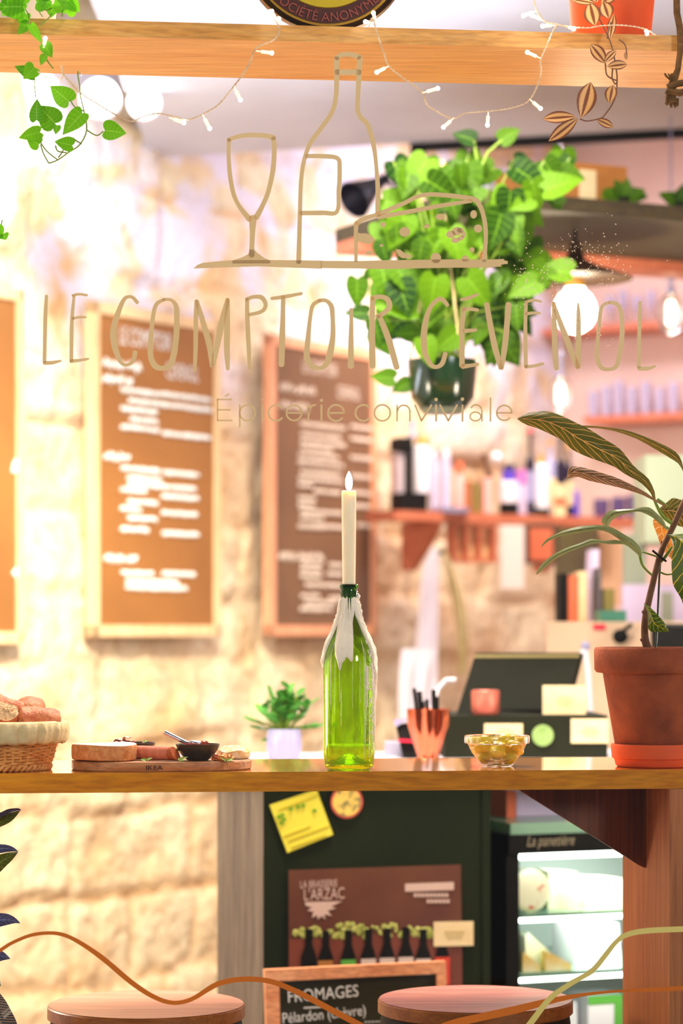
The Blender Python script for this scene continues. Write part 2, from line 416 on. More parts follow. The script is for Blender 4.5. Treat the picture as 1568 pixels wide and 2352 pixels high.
M['cheese_rind'] = mat('cheese_rind', (222, 160, 100), .75, c2=(196, 120, 62), scale=120, bump=.6, bscale=300)
M['cheese_top'] = mat('cheese_top', (244, 230, 220), .7, c2=(228, 204, 184), scale=90)  # pale reflection on the upper face put into the colour
M['sausage'] = mat('sausage', (206, 124, 98), .5, c2=(190, 104, 72), scale=140)
M['sausage_cut'] = mat('sausage_cut', (190, 96, 40), .5, c2=(150, 66, 30), scale=400)
M['board'] = wood('board_acacia', (156, 102, 60), (204, 150, 98), (180, 126, 78), 'x', .5, 2)
M['burn'] = mat('burnt_mark', (56, 38, 28), .8)
M['bowl'] = mat('dark_stoneware', (48, 42, 38), .3, c2=(58, 52, 40), scale=60)
M['jam'] = mat('jam', (150, 60, 44), .15, c2=(190, 96, 70), scale=180, coat=.6)
M['ham'] = mat('dried_meat', (212, 112, 84), .45, c2=(236, 184, 160), scale=200)
M['lettuce'] = mat('lettuce', (130, 176, 60), .5, transl=.3, c2=(180, 206, 120), scale=60)
M['flatbread'] = mat('flatbread', (232, 180, 92), .7, c2=(238, 218, 186), scale=110, bump=.6, bscale=220)
M['nut'] = mat('dried_fruit', (216, 140, 50), .5, c2=(120, 64, 34), scale=60, contrast=(.5, .6))
M['rope'] = mat('rope', (128, 92, 46), .95, c2=(98, 70, 36), scale=90, bump=.6, bscale=200)
M['vine'] = mat('vine_green', (120, 150, 40), .5)
M['vinebrown'] = mat('vine_brown', (130, 92, 66), .6)
M['bark'] = mat('bark', (120, 84, 58), .8, c2=(98, 64, 40), scale=40, bump=.5, bscale=90)
M['pothos'] = leafmat('pothos_leaf', (80, 164, 8), (128, 212, 20), (160, 220, 80), 7, .035, .35)
M['pothos2'] = leafmat('pothos_leaf_mixed', (10, 50, 2), (86, 130, 0), (110, 160, 30), 6, .03, .35, .55)
M['croton'] = leafmat('croton_leaf', (70, 74, 20), (84, 86, 26), (226, 168, 92), 12, .05, .15)
M['croton_green'] = leafmat('croton_leaf_pale', (118, 130, 84), (128, 140, 92), (92, 92, 50), 12, .06, .15)
M['croton_dark'] = leafmat('croton_leaf_brown', (92, 66, 40), (98, 74, 44), (232, 178, 140), 12, .09, .15)
M['croton_red'] = leafmat('croton_leaf_orange', (186, 110, 20), (196, 130, 20), (240, 190, 130), 9, .07, .3)
M['croton_spot'] = leafmat('croton_leaf_spotted', (52, 86, 14), (70, 98, 16), (226, 200, 60), 8, .05, .15)
M['rubber'] = leafmat('rubber_leaf', (58, 74, 90), (96, 96, 150), (150, 150, 190), 9, .05, .05, .2)
M['rubber_green'] = leafmat('rubber_leaf_green', (60, 90, 10), (96, 110, 20), (150, 150, 60), 9, .05, .1, .2)
M['stripeleaf'] = leafmat('striped_leaf', (58, 66, 74), (60, 70, 76), (196, 160, 130), 22, .16, .05, .25)
M['succulent'] = leafmat('succulent_leaf', (66, 138, 52), (96, 162, 66), (96, 160, 60), 3, .02, .15)
def zebra():
    m, nt, N, b = new('tradescantia_leaf'); L = nt.links
    uv = N.new('ShaderNodeUVMap'); sp = N.new('ShaderNodeSeparateXYZ'); L.new(uv.outputs[0], sp.inputs[0])
    cr = N.new('ShaderNodeValToRGB'); cr.color_ramp.interpolation = 'EASE'
    e = cr.color_ramp.elements; br = srgb(128, 74, 44); cm = srgb(226, 182, 116)
    e[0].position = 0; e[0].color = br; e[1].position = 1; e[1].color = br
    for p, c in ((.10, br), (.2, cm), (.36, cm), (.44, br), (.56, br), (.64, cm), (.8, cm), (.9, br)):
        q = cr.color_ramp.elements.new(p); q.color = c
    L.new(sp.outputs[1], cr.inputs[0]); L.new(cr.outputs[0], b.inputs['Base Color']); b.inputs['Roughness'].default_value = .4
    tr = N.new('ShaderNodeBsdfTranslucent'); L.new(cr.outputs[0], tr.inputs[0]); mx = N.new('ShaderNodeMixShader'); mx.inputs[0].default_value = .3
    L.new(b.outputs[0], mx.inputs[1]); L.new(tr.outputs[0], mx.inputs[2]); L.new(mx.outputs[0], N['Material Output'].inputs[0])
    return m
M['zebra'] = zebra()
def glassm(name, c, rough=.0, ior=1.5):
    m = mat(name, c, rough, trans=1, ior=ior); return m
M['greenglass'] = glassm('green_glass', (196, 232, 0), 0.02)
M['greenlip'] = glassm('green_glass_deep', (70, 130, 20), 0.02)
M['clearglass'] = glassm('clear_glass', (250, 250, 250), 0)
def thin(m, tint, f_):
    nt = m.node_tree; N = nt.nodes; t_ = N.new('ShaderNodeBsdfTransparent'); t_.inputs[0].default_value = tint if len(tint) == 4 else srgb(*tint)
    mx = N.new('ShaderNodeMixShader'); mx.inputs[0].default_value = f_
    nt.links.new(N['Principled BSDF'].outputs[0], mx.inputs[1]); nt.links.new(t_.outputs[0], mx.inputs[2]); nt.links.new(mx.outputs[0], N['Material Output'].inputs[0])
thin(M['clearglass'], (1, 1, 1, 1), .25); thin(M['greenglass'], (206, 236, 30), .2)
def pane():
    m, nt, N, b = new('window_glass'); L = nt.links
    t = N.new('ShaderNodeBsdfTransparent'); g = N.new('ShaderNodeBsdfGlossy'); g.inputs['Roughness'].default_value = .0
    t.inputs[0].default_value = (.985, .99, .985, 1)
    f = N.new('ShaderNodeFresnel'); f.inputs[0].default_value = 1.45
    mx = N.new('ShaderNodeMixShader'); L.new(f.outputs[0], mx.inputs[0]); L.new(t.outputs[0], mx.inputs[1]); L.new(g.outputs[0], mx.inputs[2])
    L.new(mx.outputs[0], N['Material Output'].inputs[0]); return m
M['pane'] = pane()
def stone():
    m, nt, N, b = new('limestone'); L = nt.links
    at = N.new('ShaderNodeAttribute'); at.attribute_name = 'groove'
    tc = N.new('ShaderNodeTexCoord')
    n1 = N.new('ShaderNodeTexNoise'); n1.inputs['Scale'].default_value = 3; n1.inputs['Detail'].default_value = 8; L.new(tc.outputs['Object'], n1.inputs[0])
    n2 = N.new('ShaderNodeTexNoise'); n2.inputs['Scale'].default_value = 26; n2.inputs['Detail'].default_value = 6; L.new(tc.outputs['Object'], n2.inputs[0])
    cr = N.new('ShaderNodeValToRGB'); e = cr.color_ramp.elements
    e[0].position = .3; e[0].color = srgb(228, 190, 140); e[1].position = .62; e[1].color = srgb(240, 226, 192)
    L.new(n1.outputs['Fac'], cr.inputs[0])
    c2 = N.new('ShaderNodeValToRGB'); c2.color_ramp.elements[0].position = .3; c2.color_ramp.elements[0].color = (.62, .5, .36, 1); c2.color_ramp.elements[1].position = .48; c2.color_ramp.elements[1].color = (1, 1, 1, 1)
    L.new(n2.outputs['Fac'], c2.inputs[0])
    mx = N.new('ShaderNodeMix'); mx.data_type = 'RGBA'; mx.blend_type = 'MULTIPLY'; mx.inputs[0].default_value = .6
    L.new(cr.outputs[0], mx.inputs[6]); L.new(c2.outputs[0], mx.inputs[7])
    m2 = N.new('ShaderNodeMix'); m2.data_type = 'RGBA'; L.new(at.outputs['Fac'], m2.inputs[0])
    L.new(mx.outputs[2], m2.inputs[6]); m2.inputs[7].default_value = srgb(224, 176, 124)
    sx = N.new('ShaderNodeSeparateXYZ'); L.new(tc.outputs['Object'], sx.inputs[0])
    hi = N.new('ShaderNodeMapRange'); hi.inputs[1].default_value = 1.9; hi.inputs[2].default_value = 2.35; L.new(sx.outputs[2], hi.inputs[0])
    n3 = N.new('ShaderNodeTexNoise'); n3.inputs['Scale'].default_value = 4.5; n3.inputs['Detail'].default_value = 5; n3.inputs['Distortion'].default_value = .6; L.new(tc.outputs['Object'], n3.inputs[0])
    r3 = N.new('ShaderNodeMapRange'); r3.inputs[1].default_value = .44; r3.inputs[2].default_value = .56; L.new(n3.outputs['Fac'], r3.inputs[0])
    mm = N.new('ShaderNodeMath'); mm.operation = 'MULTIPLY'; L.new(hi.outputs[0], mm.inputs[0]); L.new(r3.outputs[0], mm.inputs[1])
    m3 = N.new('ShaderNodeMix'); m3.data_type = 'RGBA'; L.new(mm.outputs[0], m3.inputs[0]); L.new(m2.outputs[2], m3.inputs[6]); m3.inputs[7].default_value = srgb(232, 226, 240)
    L.new(m3.outputs[2], b.inputs['Base Color']); b.inputs['Roughness'].default_value = .95
    bp = N.new('ShaderNodeBump'); bp.inputs['Strength'].default_value = .8; bp.inputs['Distance'].default_value = .02
    L.new(n2.outputs['Fac'], bp.inputs['Height']); L.new(bp.outputs[0], b.inputs['Normal'])
    return m
M['stone'] = stone()
# ================================================================== the room
ZB = 1.100    # top of the window bar
V3 = Vector
struct(MB().hull8([V3((-3.2, -1.5, -.1)), V3((4.2, -1.5, -.1)), V3((4.2, 11.6, -.1)), V3((-3.2, 11.6, -.1)), V3((-3.2, -1.5, 0)), V3((4.2, -1.5, 0)), V3((4.2, 11.6, 0)), V3((-3.2, 11.6, 0))]).build('floor', M['floor'], smooth=False))
# stone wall with real courses of blocks
def stone_wall():
    me = MB(); u0, u1, z0, z1, st = -2.3, 3.1, 0, 3.3, .022
    nu, nz_ = int((u1-u0)/st)+1, int((z1-z0)/st)+1
    rows = []; z = 0.0; rr = random.Random(3)
    while z < z1+.3:
        h = rr.uniform(.20, .29); cuts = []; u = u0 - rr.uniform(0, .4)
        while u < u1+.5: cuts.append(u); u += rr.uniform(.28, .62)
        rows.append((z, z+h, cuts, [rr.uniform(-.018, .018) for _ in cuts])); z += h
    vs = []; gr = []
    for j in range(nz_):
        zz = z0 + j*st
        for i in range(nu):
            uu = u0 + i*st
            wz = zz + .035*noise.noise(V3((uu*2.1, zz*2, 3))) + .012*noise.noise(V3((uu*11, zz*9, 5)))
            wu = uu + .035*noise.noise(V3((uu*3, zz*4, 9)))
            row = next((r for r in rows if r[0] <= wz < r[1]), rows[-1])
            k = max([q for q, c in enumerate(row[2]) if c <= wu] or [0])
            a = row[2][k]; b_ = row[2][k+1] if k+1 < len(row[2]) else a+.5
            e = min(wz-row[0], row[1]-wz, wu-a, b_-wu)
            g = max(0, 1-e/.022); jj = noise.noise(V3((uu*1.3, zz*1.3, 20)))
            g *= .35+.65*max(0, min(1, .5+jj*1.8))
            n = .014*noise.noise(V3((uu*9, zz*9, 1))) + .009*noise.noise(V3((uu*26, zz*26, 2))) + .02*noise.noise(V3((uu*2.5, zz*2.5, 7)))
            gr.append(g); vs.append(STO.w(uu, row[3][k] - n + g*.03, zz))
    fs = [(j*nu+i, j*nu+i+1, (j+1)*nu+i+1, (j+1)*nu+i) for j in range(nz_-1) for i in range(nu-1)]
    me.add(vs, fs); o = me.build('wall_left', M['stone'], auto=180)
    at = o.data.attributes.new('groove', 'FLOAT', 'POINT'); at.data.foreach_set('value', [min(1, g*.75) for g in gr])
    return struct(o)
stone_wall()
c0 = BAK.w(0, 0, 0)
struct(MB().box(BAK, -.1, 3.05, 0, .1, 0, 3.3).build('wall_back', M['plaster_pink'], smooth=False))
e1 = BAK.w(3.0, 0, 0)
def wallbox(name, a, b, m, t=.1, z1=3.3):
    a = V3(a[:2]+(0,)) if isinstance(a, tuple) else a; b = V3(b[:2]+(0,)) if isinstance(b, tuple) else b
    fr = Frame(a.x, a.y, math.degrees(math.atan2(b.y-a.y, b.x-a.x)))
    return struct(MB().box(fr, 0, (b-a).length, 0, t, 0, z1).build(name, m, smooth=False))
wallbox('wall_right', (e1.x, e1.y), (3.45, 4.5), M['plaster_pink'])
s0 = STO.w(-2.3, 0, 0)
wallbox('wall_front', (s0.x-.02, s0.y), (-2.05, 3.85), M['plaster'])
# low ceiling slab with a rail along its far edge, and the higher ceiling behind
CF = Frame(0, 8.09, -16)
pt = [V3((-.615, 8.27, 2.85)), V3((-.60, 4.0, 2.85)), V3((4.1, 4.5, 2.85)), CF.w(4.2, 0, 2.85)]
struct(MB().prism(pt, (0, 0, .45)).build('ceiling', M['plaster'], smooth=False))
struct(MB().hull8([V3((-3.2, 3.7, 3.3)), V3((4.2, 4.2, 3.3)), V3((4.2, 11.6, 3.3)), V3((-3.2, 11.6, 3.3)), V3((-3.2, 3.7, 3.4)), V3((4.2, 4.2, 3.4)), V3((4.2, 11.6, 3.4)), V3((-3.2, 11.6, 3.4))]).build('ceiling_upper', M['plaster'], smooth=False))
rb = MB().box(CF, CF.u(948), 1.55, -.005, .03, 2.825, 2.85)
rb.box(CF, CF.u(942), CF.u(972), -.005, .03, 2.74, 2.85)
tag(rb.build('ceiling_rail', M['black']), 'thin black rail along the far edge of the low ceiling', 'rail')
# round recessed lamps that glow at the top of the stone wall
for i, (px, py, r, lb) in enumerate(((92, 200, .04, 'small glowing ceiling spot at far upper left, behind the trailing leaves'), (228, 222, .05, 'large round glowing spot high on the stone wall behind the hanging leaves'), (330, 232, .042, 'glowing spot at the left end of the low grey ceiling'))):
    c = PY(px, py, 7.05+.08*i)
    t = thing('ceiling_spot', lb, 'spotlight', c, 'glowing round spots above the stone wall')
    MB().lathe(c, [(r*1.12, .02), (r*1.12, .06), (r*.4, .09)], 24, axis=(c.x*-.0, 1, .0)).build('housing', M['white'], t)
    MB().ball(c, r, r*.55, r, 20, 12).build('bulb', M['lampglow'], t)

# ================================================================== window glass and lettering
g0 = WIN.w(-2.1, -.105, .02); GD = -.105
wn = struct(MB().box(WIN, -2.0, 2.6, GD, GD+.004, .02, 3.2).build('window_1', M['pane'], smooth=False))
def A1(l, ox, oy, s): return [(ox+x/s, oy+y/s, h/s) for x, y, h in l]
def lettering(name, label, strokes, m, polys=(), cat='window decal', off=.0002):
    b = MB()
    for st in strokes: b.stroke(WIN, st, GD-off)
    for p in polys: b.ppoly(WIN, p, GD-.0002)
    return tag(b.build(name, m, smooth=False), label, cat)
a = lambda l: A1(l, 60, 640, 3.136)
b_ = lambda l: A1(l, 520, 640, 3.136)
c_ = lambda l: A1(l, 960, 640, 2.703)
title = [a(x) for x in (
 [(147,125,12),(138,300,15),(132,600,14)], [(130,608,14),(190,605,14),(250,592,8)],
 [(345,122,10),(330,300,14),(325,590,14)], [(335,122,10),(380,112,10),(438,120,9)], [(335,288,10),(380,278,10),(430,278,8)], [(322,595,14),(370,590,12),(448,578,9)],
 [(800,172,14),(770,138,13),(740,130,12),(705,150,15),(668,230,19),(632,350,23),(632,450,24),(655,545,20),(690,610,14),(730,620,13),(770,592,15),(785,530,17)],
 [(990,152,12),(935,190,15),(910,300,16),(898,440,18),(897,560,20),(930,630,22),(985,645,17),(1030,630,20),(1060,560,22),(1080,420,22),(1085,300,20),(1080,200,18),(1045,155,12),(988,151,12)],
 [(1225,160,14),(1222,300,17),(1220,500,16),(1213,660,12)], [(1230,162,14),(1275,320,20),(1320,480,22),(1337,628,14)], [(1345,626,14),(1370,500,22),(1410,310,22),(1450,150,15)], [(1452,150,14),(1448,300,20),(1445,500,22),(1452,650,14)])]
title += [b_(x) for x in (
 [(148,150,14),(150,300,17),(160,500,16),(167,645,13)], [(145,150,14),(190,132,14),(250,135,17),(280,175,16),(275,215,15),(240,242,14),(165,260,13)],
 [(325,143,12),(420,130,14),(540,107,12)], [(408,135,16),(405,300,18),(400,450,23),(395,620,21)],
 [(670,158,14),(620,195,15),(600,300,15),(588,420,18),(578,560,22),(610,625,22),(670,645,16),(715,620,20),(745,540,24),(765,420,20),(765,300,17),(755,200,18),(715,158,14),(668,158,14)],
 [(900,222,12),(897,400,18),(895,632,23)],
 [(1052,142,18),(1048,350,22),(1050,632,23)], [(1050,140,18),(1110,130,16),(1160,152,20),(1172,205,20),(1130,250,18),(1085,272,16)], [(1100,270,18),(1140,365,22),(1180,480,23),(1225,640,22)])]
title += [c_(x) for x in (
 [(182,165,12),(150,130,14),(115,135,14),(70,190,14),(42,290,19),(35,390,20),(45,470,18),(80,535,14),(115,548,13),(150,525,15),(168,465,15)],
 [(285,185,14),(272,290,16),(272,400,16),(272,540,17)], [(275,192,12),(320,188,12),(370,195,10)], [(285,325,13),(325,322,12),(360,318,9)], [(275,545,15),(320,540,12),(370,532,10)], [(268,130,9),(320,118,12),(368,98,9)],
 [(425,158,16),(450,300,18),(480,440,19),(513,555,14)], [(517,555,14),(535,440,18),(550,300,18),(560,158,17)],
 [(670,142,10),(665,300,12),(668,545,13)], [(670,144,9),(715,134,9),(762,142,8)], [(672,218,10),(715,213,9),(755,215,8)], [(668,548,11),(720,542,10),(775,528,9)],
 [(838,150,10),(845,300,16),(850,450,18),(858,558,15)], [(840,152,11),(880,270,17),(935,410,19),(988,548,15)], [(992,548,16),(995,420,18),(995,240,15),(993,155,7)],
 [(1185,148,10),(1140,175,11),(1125,270,11),(1115,380,12),(1108,480,14),(1135,550,14),(1185,563,11),(1230,540,14),(1255,440,16),(1265,330,15),(1260,220,14),(1235,160,13),(1183,148,10)],
 [(1377,147,11),(1372,350,12),(1368,548,13)], [(1370,557,14),(1420,558,13),(1470,544,7)])]
lettering('window_lettering', 'large hand-drawn gold capitals across the window glass, the shop name', title, M['vinyl'], cat='lettering')
# second line, thin geometric letters
def arc(cx, cy, r, a0, a1, n=14, h=4.3, ry=None):
    return [(cx+r*math.cos(math.radians(a0+(a1-a0)*i/n)), cy-(ry or r)*math.sin(math.radians(a0+(a1-a0)*i/n)), h) for i in range(n+1)]
sub = [[(42,58,4.3),(42,112,4.3),(42,165,4.3)], [(42,60,4),(112,60,4)], [(42,112,4),(105,112,4)], [(42,165,4),(115,165,4)], [(80,44,3),(98,33,4)],
 [(153,88,4.3),(153,140,4.3),(153,197,4.3)], arc(192,127,39,0,360),
 [(268,88,4),(268,168,4)], arc(335,127,39,40,320), arc(425,127,38,-40,180,16), arc(425,127,38,180,318,8), [(387,127,4),(463,127,4)],
 [(497,88,4.6),(497,168,4.6)], arc(532,122,35,90,180,6), [(562,88,4.8),(562,168,4.8)],
 arc(635,127,40,0,318,18,4.8), [(595,127,4.8),(675,127,4.8)],
 arc(772,127,40,42,318,16,5), arc(866,127,40,0,360), [(940,88,4),(940,168,4)], arc(973,120,31,0,180,10), [(1004,120,4),(1004,168,4)],
 [(1030,88,4.6),(1062,166,4.6)], [(1062,166,4.6),(1112,88,4.6)], [(1135,88,5),(1135,168,5)], [(1155,88,4.8),(1196,166,4.8)], [(1196,166,4.8),(1240,88,4.8)], [(1267,88,4.8),(1267,168,4.8)],
 arc(1335,115,28,20,150,8), [(1364,112,4),(1364,168,4)], arc(1332,145,27,0,360,16,3.8,22), [(1407,52,4),(1407,168,4)],
 arc(1476,127,37,-0,318,18), [(1439,127,4),(1513,127,4)]]
sub = [A1(x, 480, 890, 2.178) for x in sub]
dot = lambda x, y, r=7: [(480+(x+r*math.cos(t*.52))/2.178, 890+(y+r*math.sin(t*.52))/2.178) for t in range(12)]
lettering('window_subtitle', 'thin gold line of small letters below the large capitals on the glass', sub, M['vinyl'], [dot(268,60,5), dot(562,64,8), dot(1135,60,9), dot(1267,58,9)], 'lettering')
# the drawing: glass, bottle and cheese on a board
d_ = lambda l: A1(l, 420, 100, 3.267)
e_ = lambda l: A1(l, 780, 280, 3.92)
logo = [d_(x) for x in (
 [(345,722,15),(342,820,15),(352,980,17),(380,1130,17),(425,1225,16),(498,1318,22)], [(342,722,16),(430,694,17),(520,687,18),(600,690,18),(680,706,20)],
 [(680,712,18),(685,800,18),(675,950,19),(640,1110,18),(600,1210,18),(550,1305,22)], [(524,1310,30),(522,1400,22),(518,1500,19),(515,1590,22)],
 [(1152,110,20),(1153,300,18),(1145,420,17),(1115,520,17),(1040,630,17),(960,740,17),(925,820,16),(900,920,16),(885,1050,16),(878,1250,16),(868,1640,19)],
 [(1150,108,18),(1190,86,18),(1245,80,18),(1322,100,20)], [(1328,105,20),(1320,240,20),(1312,400,17),(1308,490,17),(1330,550,17),(1380,600,18),(1410,680,18),(1435,790,17),(1450,920,15),(1462,1100,18),(1460,1270,18)],
 [(1155,215,22),(1322,215,22)], [(930,845,16),(1040,845,17),(1160,862,17),(1175,950,17),(1170,1100,17),(1155,1262,16),(1050,1270,18),(885,1272,17)])]
logo += [e_(x) for x in (
 [(146,1250,16),(145,1000,18),(150,915,22)], [(150,915,22),(220,870,22),(350,830,20),(560,740,20),(740,660,19),(950,660,20),(1200,695,22),(1255,745,22),(1290,830,20),(1312,960,20),(1312,1100,18),(1300,1250,20)], [(350,855,22),(640,805,20),(900,755,19),(1180,712,16)])]
cp = lambda x, y, r, ry=None: [(780+(x+r*math.cos(t*.4488))/3.92, 280+(y+(ry or r)*math.sin(t*.4488))/3.92) for t in range(14)]
EP = lambda l: [(780+x/3.92, 280+y/3.92) for x, y in l]
DP = lambda l: [(420+x/3.267, 100+y/3.267) for x, y in l]
polys = [DP([(370,1628),(440,1605),(490,1580),(502,1545),(535,1545),(560,1572),(610,1608),(655,1628),(655,1650),(370,1650)]),
 DP([(78,1688),(110,1660),(150,1645),(250,1635),(370,1626),(660,1624),(1040,1628),(1040,1690),(560,1672),(300,1680)]),
 EP([(-170,1250),(100,1252),(400,1246),(1100,1236),(1300,1240),(1475,1234),(1482,1248),(1512,1252),(1512,1278),(1450,1285),(1458,1300),(1330,1312),(1000,1312),(400,1325),(-170,1316)]),
 EP([(160,995),(190,1005),(230,1003),(270,1012),(285,1035),(312,1055),(310,1072),(290,1085),(270,1105),(220,1090),(160,1075)]), EP([(500,1145),(545,1150),(580,1178),(650,1205),(650,1218),(610,1228),(560,1226),(530,1205)]),
 cp(390,925,25), cp(585,990,50,44), cp(785,940,27,18), cp(1205,832,30,38), cp(1245,960,37), cp(1190,1150,22), cp(375,1112,17,12), cp(865,1225,48,48), cp(1130,1232,32,30), cp(265,1178,32,18), cp(905,855,40,30),
 cp(1000,1012,42,34), cp(1055,985,46,40), cp(1085,975,32,24), cp(1115,1012,22,30), cp(1040,1065,38,26), cp(1090,1045,26,24)]
lettering('window_drawing', 'gold line drawing of wine glass, bottle and holed cheese on the window', logo, M['vinyl'], polys)
g2 = lambda l: [(x/2, 1780+y/2, h) for x, y, h in l]
s1 = [(-40,2206,4),(0,2183,4),(27,2166,4),(68,2149,4),(108,2143,4),(145,2147,4.5),(185,2166,5),(237,2202,6),(300,2255,6)] + [(350,2288,5.5),(395,2303,5),(440,2295,5),(500,2260,6),(560,2249,6),(620,2254,6),(675,2275,6.5),(730,2303,7),(784,2332,7),(860,2372,7)]
lettering('window_wave', 'orange-brown wavy stripe on the glass, low on the left side', [s1], M['vinyl_orange'], cat='window stripe')
lettering('window_wave', 'orange stripe on the glass rising over the reddish stool seat', [[(1000,2366,9),(1044,2350,9),(1110,2335,9),(1184,2319,9),(1264,2299,7),(1344,2284,4),(1424,2276,3),(1500,2273,5),(1568,2270,5.5),(1620,2268,5)]], M['vinyl_orange'], cat='window stripe')
lettering('window_wave', 'pale yellow stripe on the glass climbing over the wooden post', [[(1200,2372,7),(1222,2345,7),(1264,2292,6.5),(1314,2257,6),(1359,2230,6),(1389,2195,6),(1414,2164,5.5),(1439,2147,6),(1484,2138,6.5),(1568,2134,6.5),(1620,2133,6)]], M['vinyl_pale'], cat='window stripe', off=.0010)
# fine specks of dried spray on the glass
sp = MB(); rs = random.Random(5)
for i in range(420):
    cx, cy, sx, sy = rs.choice(((1330,585,60,35),(1225,640,40,40),(1380,640,60,60),(1345,720,75,60),(1300,600,80,60)))
    px, py = rs.gauss(cx, sx*.8), rs.gauss(cy, sy*.8); l = rs.uniform(.6, 1.9); an = rs.uniform(.5, 1.1)
    dx, dy = l*math.cos(an), l*math.sin(an); q = .55
    sp.prism([WIN.at(px-dx-dy*q, py-dy+dx*q, GD-.0026), WIN.at(px+dx-dy*q, py+dy+dx*q, GD-.0026), WIN.at(px+dx+dy*q, py+dy-dx*q, GD-.0026), WIN.at(px-dx+dy*q, py-dy-dx*q, GD-.0026)], WIN.N*.0003)
M['speck'] = mat('dried_specks', (255, 226, 190), .3)
stuff(tag(sp.build('glass_specks', M['speck'], smooth=False), 'fine pale specks on the glass in front of the pendant lamp', 'specks'))

# ================================================================== bar, post, bracket, upper shelf
tag(MB().box(WIN, -1.6, 1.6, 0, .40, ZB-.031, ZB).build('bar_counter', M['bar'], smooth=False), 'long oak plank bar running behind the window glass', 'bar counter')
UZ0 = ZC+.928; UZ1 = UZ0+.0255
tag(MB().box(WIN, -1.6, 1.6, 0, .278, UZ0, UZ1).build('upper_shelf', M['shelfwood'], smooth=False), 'long pine shelf hung across the top of the window', 'shelf')
up = WIN.u(1537, 0)
tag(MB().box(WIN, up, up+.11, 0, .341, 0, ZB-.0315).build('bar_post', M['post'], smooth=False), 'squared wooden post holding up the bar at the right', 'post')
ub0 = WIN.uz(1167, 1812, .177)[0]; ub1 = up-.0005; zz1 = ZB-.0315; zz0 = WIN.uz(1478, 1992, .177)[1]
tag(MB().prism([WIN.w(ub0, .165, zz1), WIN.w(ub1, .165, zz1), WIN.w(ub1, .165, zz0), WIN.w(ub1-.006, .165, zz0+.002)], WIN.N*.024).build('shelf_bracket', M['bracket'], smooth=False), 'dark triangular wooden bracket between the bar and its post', 'bracket')

# ================================================================== stools
def stool(px, py, lb, mt):
    c = V3(((px-784)/F*4.28, 4.28 if px < 700 else 4.33, 0)); c.x = (px-784)/F*c.y; zs = ZC-(py-HY)/F*c.y
    t = thing('bar_stool', lb, 'stool', (c.x, c.y, 0), 'round wooden-seat bar stools under the window bar')
    r = .165
    b = MB().lathe((c.x, c.y, zs-.024), [(0, 0), (r-.004, 0), (r, .003), (r, .0215), (r-.002, .0235), (0, .0240)], 72)
    b.build('seat', M['seatedge'], t)
    MB().lathe((c.x, c.y, zs+.0001), [(0, 0), (r-.0022, 0), (r-.0022, .0004), (0, .0006)], 72).build('seat_top', mt, t)
    MB().lathe((c.x, c.y, zs-.05), [(r-.02, .0), (r-.004, 0), (r-.004, .012), (r-.006, .0255), (r-.02, .0255), (r-.02, 0)], 64).build('seat_ring', M['black'], t)
    for k in range(4):
        an = math.pi/4+k*math.pi/2; d = V3((math.cos(an), math.sin(an), 0))
        MB().tube([c+d*(r-.03)+V3((0, 0, zs-.04)), c+d*(r+.03)+V3((0, 0, .012))], .011, 10).build('leg', M['black'], t)
    MB().tube([c+V3((math.cos(q*math.pi/16)*(r+.012), math.sin(q*math.pi/16)*(r+.012), .22)) for q in range(33)], .008, 8).build('foot_ring', M['black'], t)
stool(336, 2306, 'bar stool with a pale smooth wooden seat, by the stone wall', M['seatwood'])
stool(1091, 2294, 'bar stool with a reddish grained wooden seat, before the dark counter', M['seatwood2'])

# ================================================================== chalkboards on the stone wall
def squiggle(b, fr, x0, y0, w_, h, d, hw, rr, wdx=0.0):
    """illegible chalk handwriting: words of zigzag strokes"""
    x = 0.0
    while x < w_:
        wl = min(rr.uniform(.9, 2.4)*h*1.6, w_-x)
        n = max(3, int(wl/(h*.32))); pts = []
        for i in range(n+1):
            pts.append((x+wl*i/n, (rr.uniform(.15, .5) if i % 2 else -rr.uniform(.1, .5))*h))
        P3 = [fr(x0+p[0], y0+p[1]) for p in pts]
        b.tube(P3, hw*1.3, 5)
        x += wl + h*.55
def chalkboard(pxl, pxr, ytl, ybl, mw, mb, mc, label, rows, title=None, dd=-.07, fw=.028):
    u0, z0 = STO.uz(pxl, ybl, dd); _, z1 = STO.uz(pxl, ytl, dd); u1 = STO.u(pxr, dd)
    t = thing('chalkboard', label, 'chalkboard', STO.w((u0+u1)/2, dd, z0), 'framed chalkboards on the stone wall')
    MB().box(STO, u0+.005, u1-.005, dd+.006, dd+.02, z0+.005, z1-.005).build('board', mb, t, smooth=False)
    f = MB()
    f.box(STO, u0, u1, dd, dd+.03, z0, z0+fw*1.25); f.box(STO, u0, u1, dd, dd+.03, z1-fw*1.25, z1)
    f.box(STO, u0, u0+fw*1.25, dd, dd+.03, z0, z1); f.box(STO, u1-fw*1.25, u1, dd, dd+.03, z0, z1)
    f.build('frame', mw, t, smooth=False)
    b = MB(); rr = random.Random(int(pxl)+5); W_ = u1-u0; H_ = z1-z0
    fr = lambda x, y: STO.w(x, dd+.004, y)
    if title:
        for s_, uu, zz, sz in title: b.text(STO, s_, u0+uu*W_, z0+zz*H_, sz*H_, dd+.005, .001, sx=.55)
    for (x, y, wd, h) in rows: squiggle(b, fr, u0+x*W_, z0+y*H_, wd*W_, h*H_, 0, .0042, rr)
    b.build('chalk_writing', mc, t)
    return t
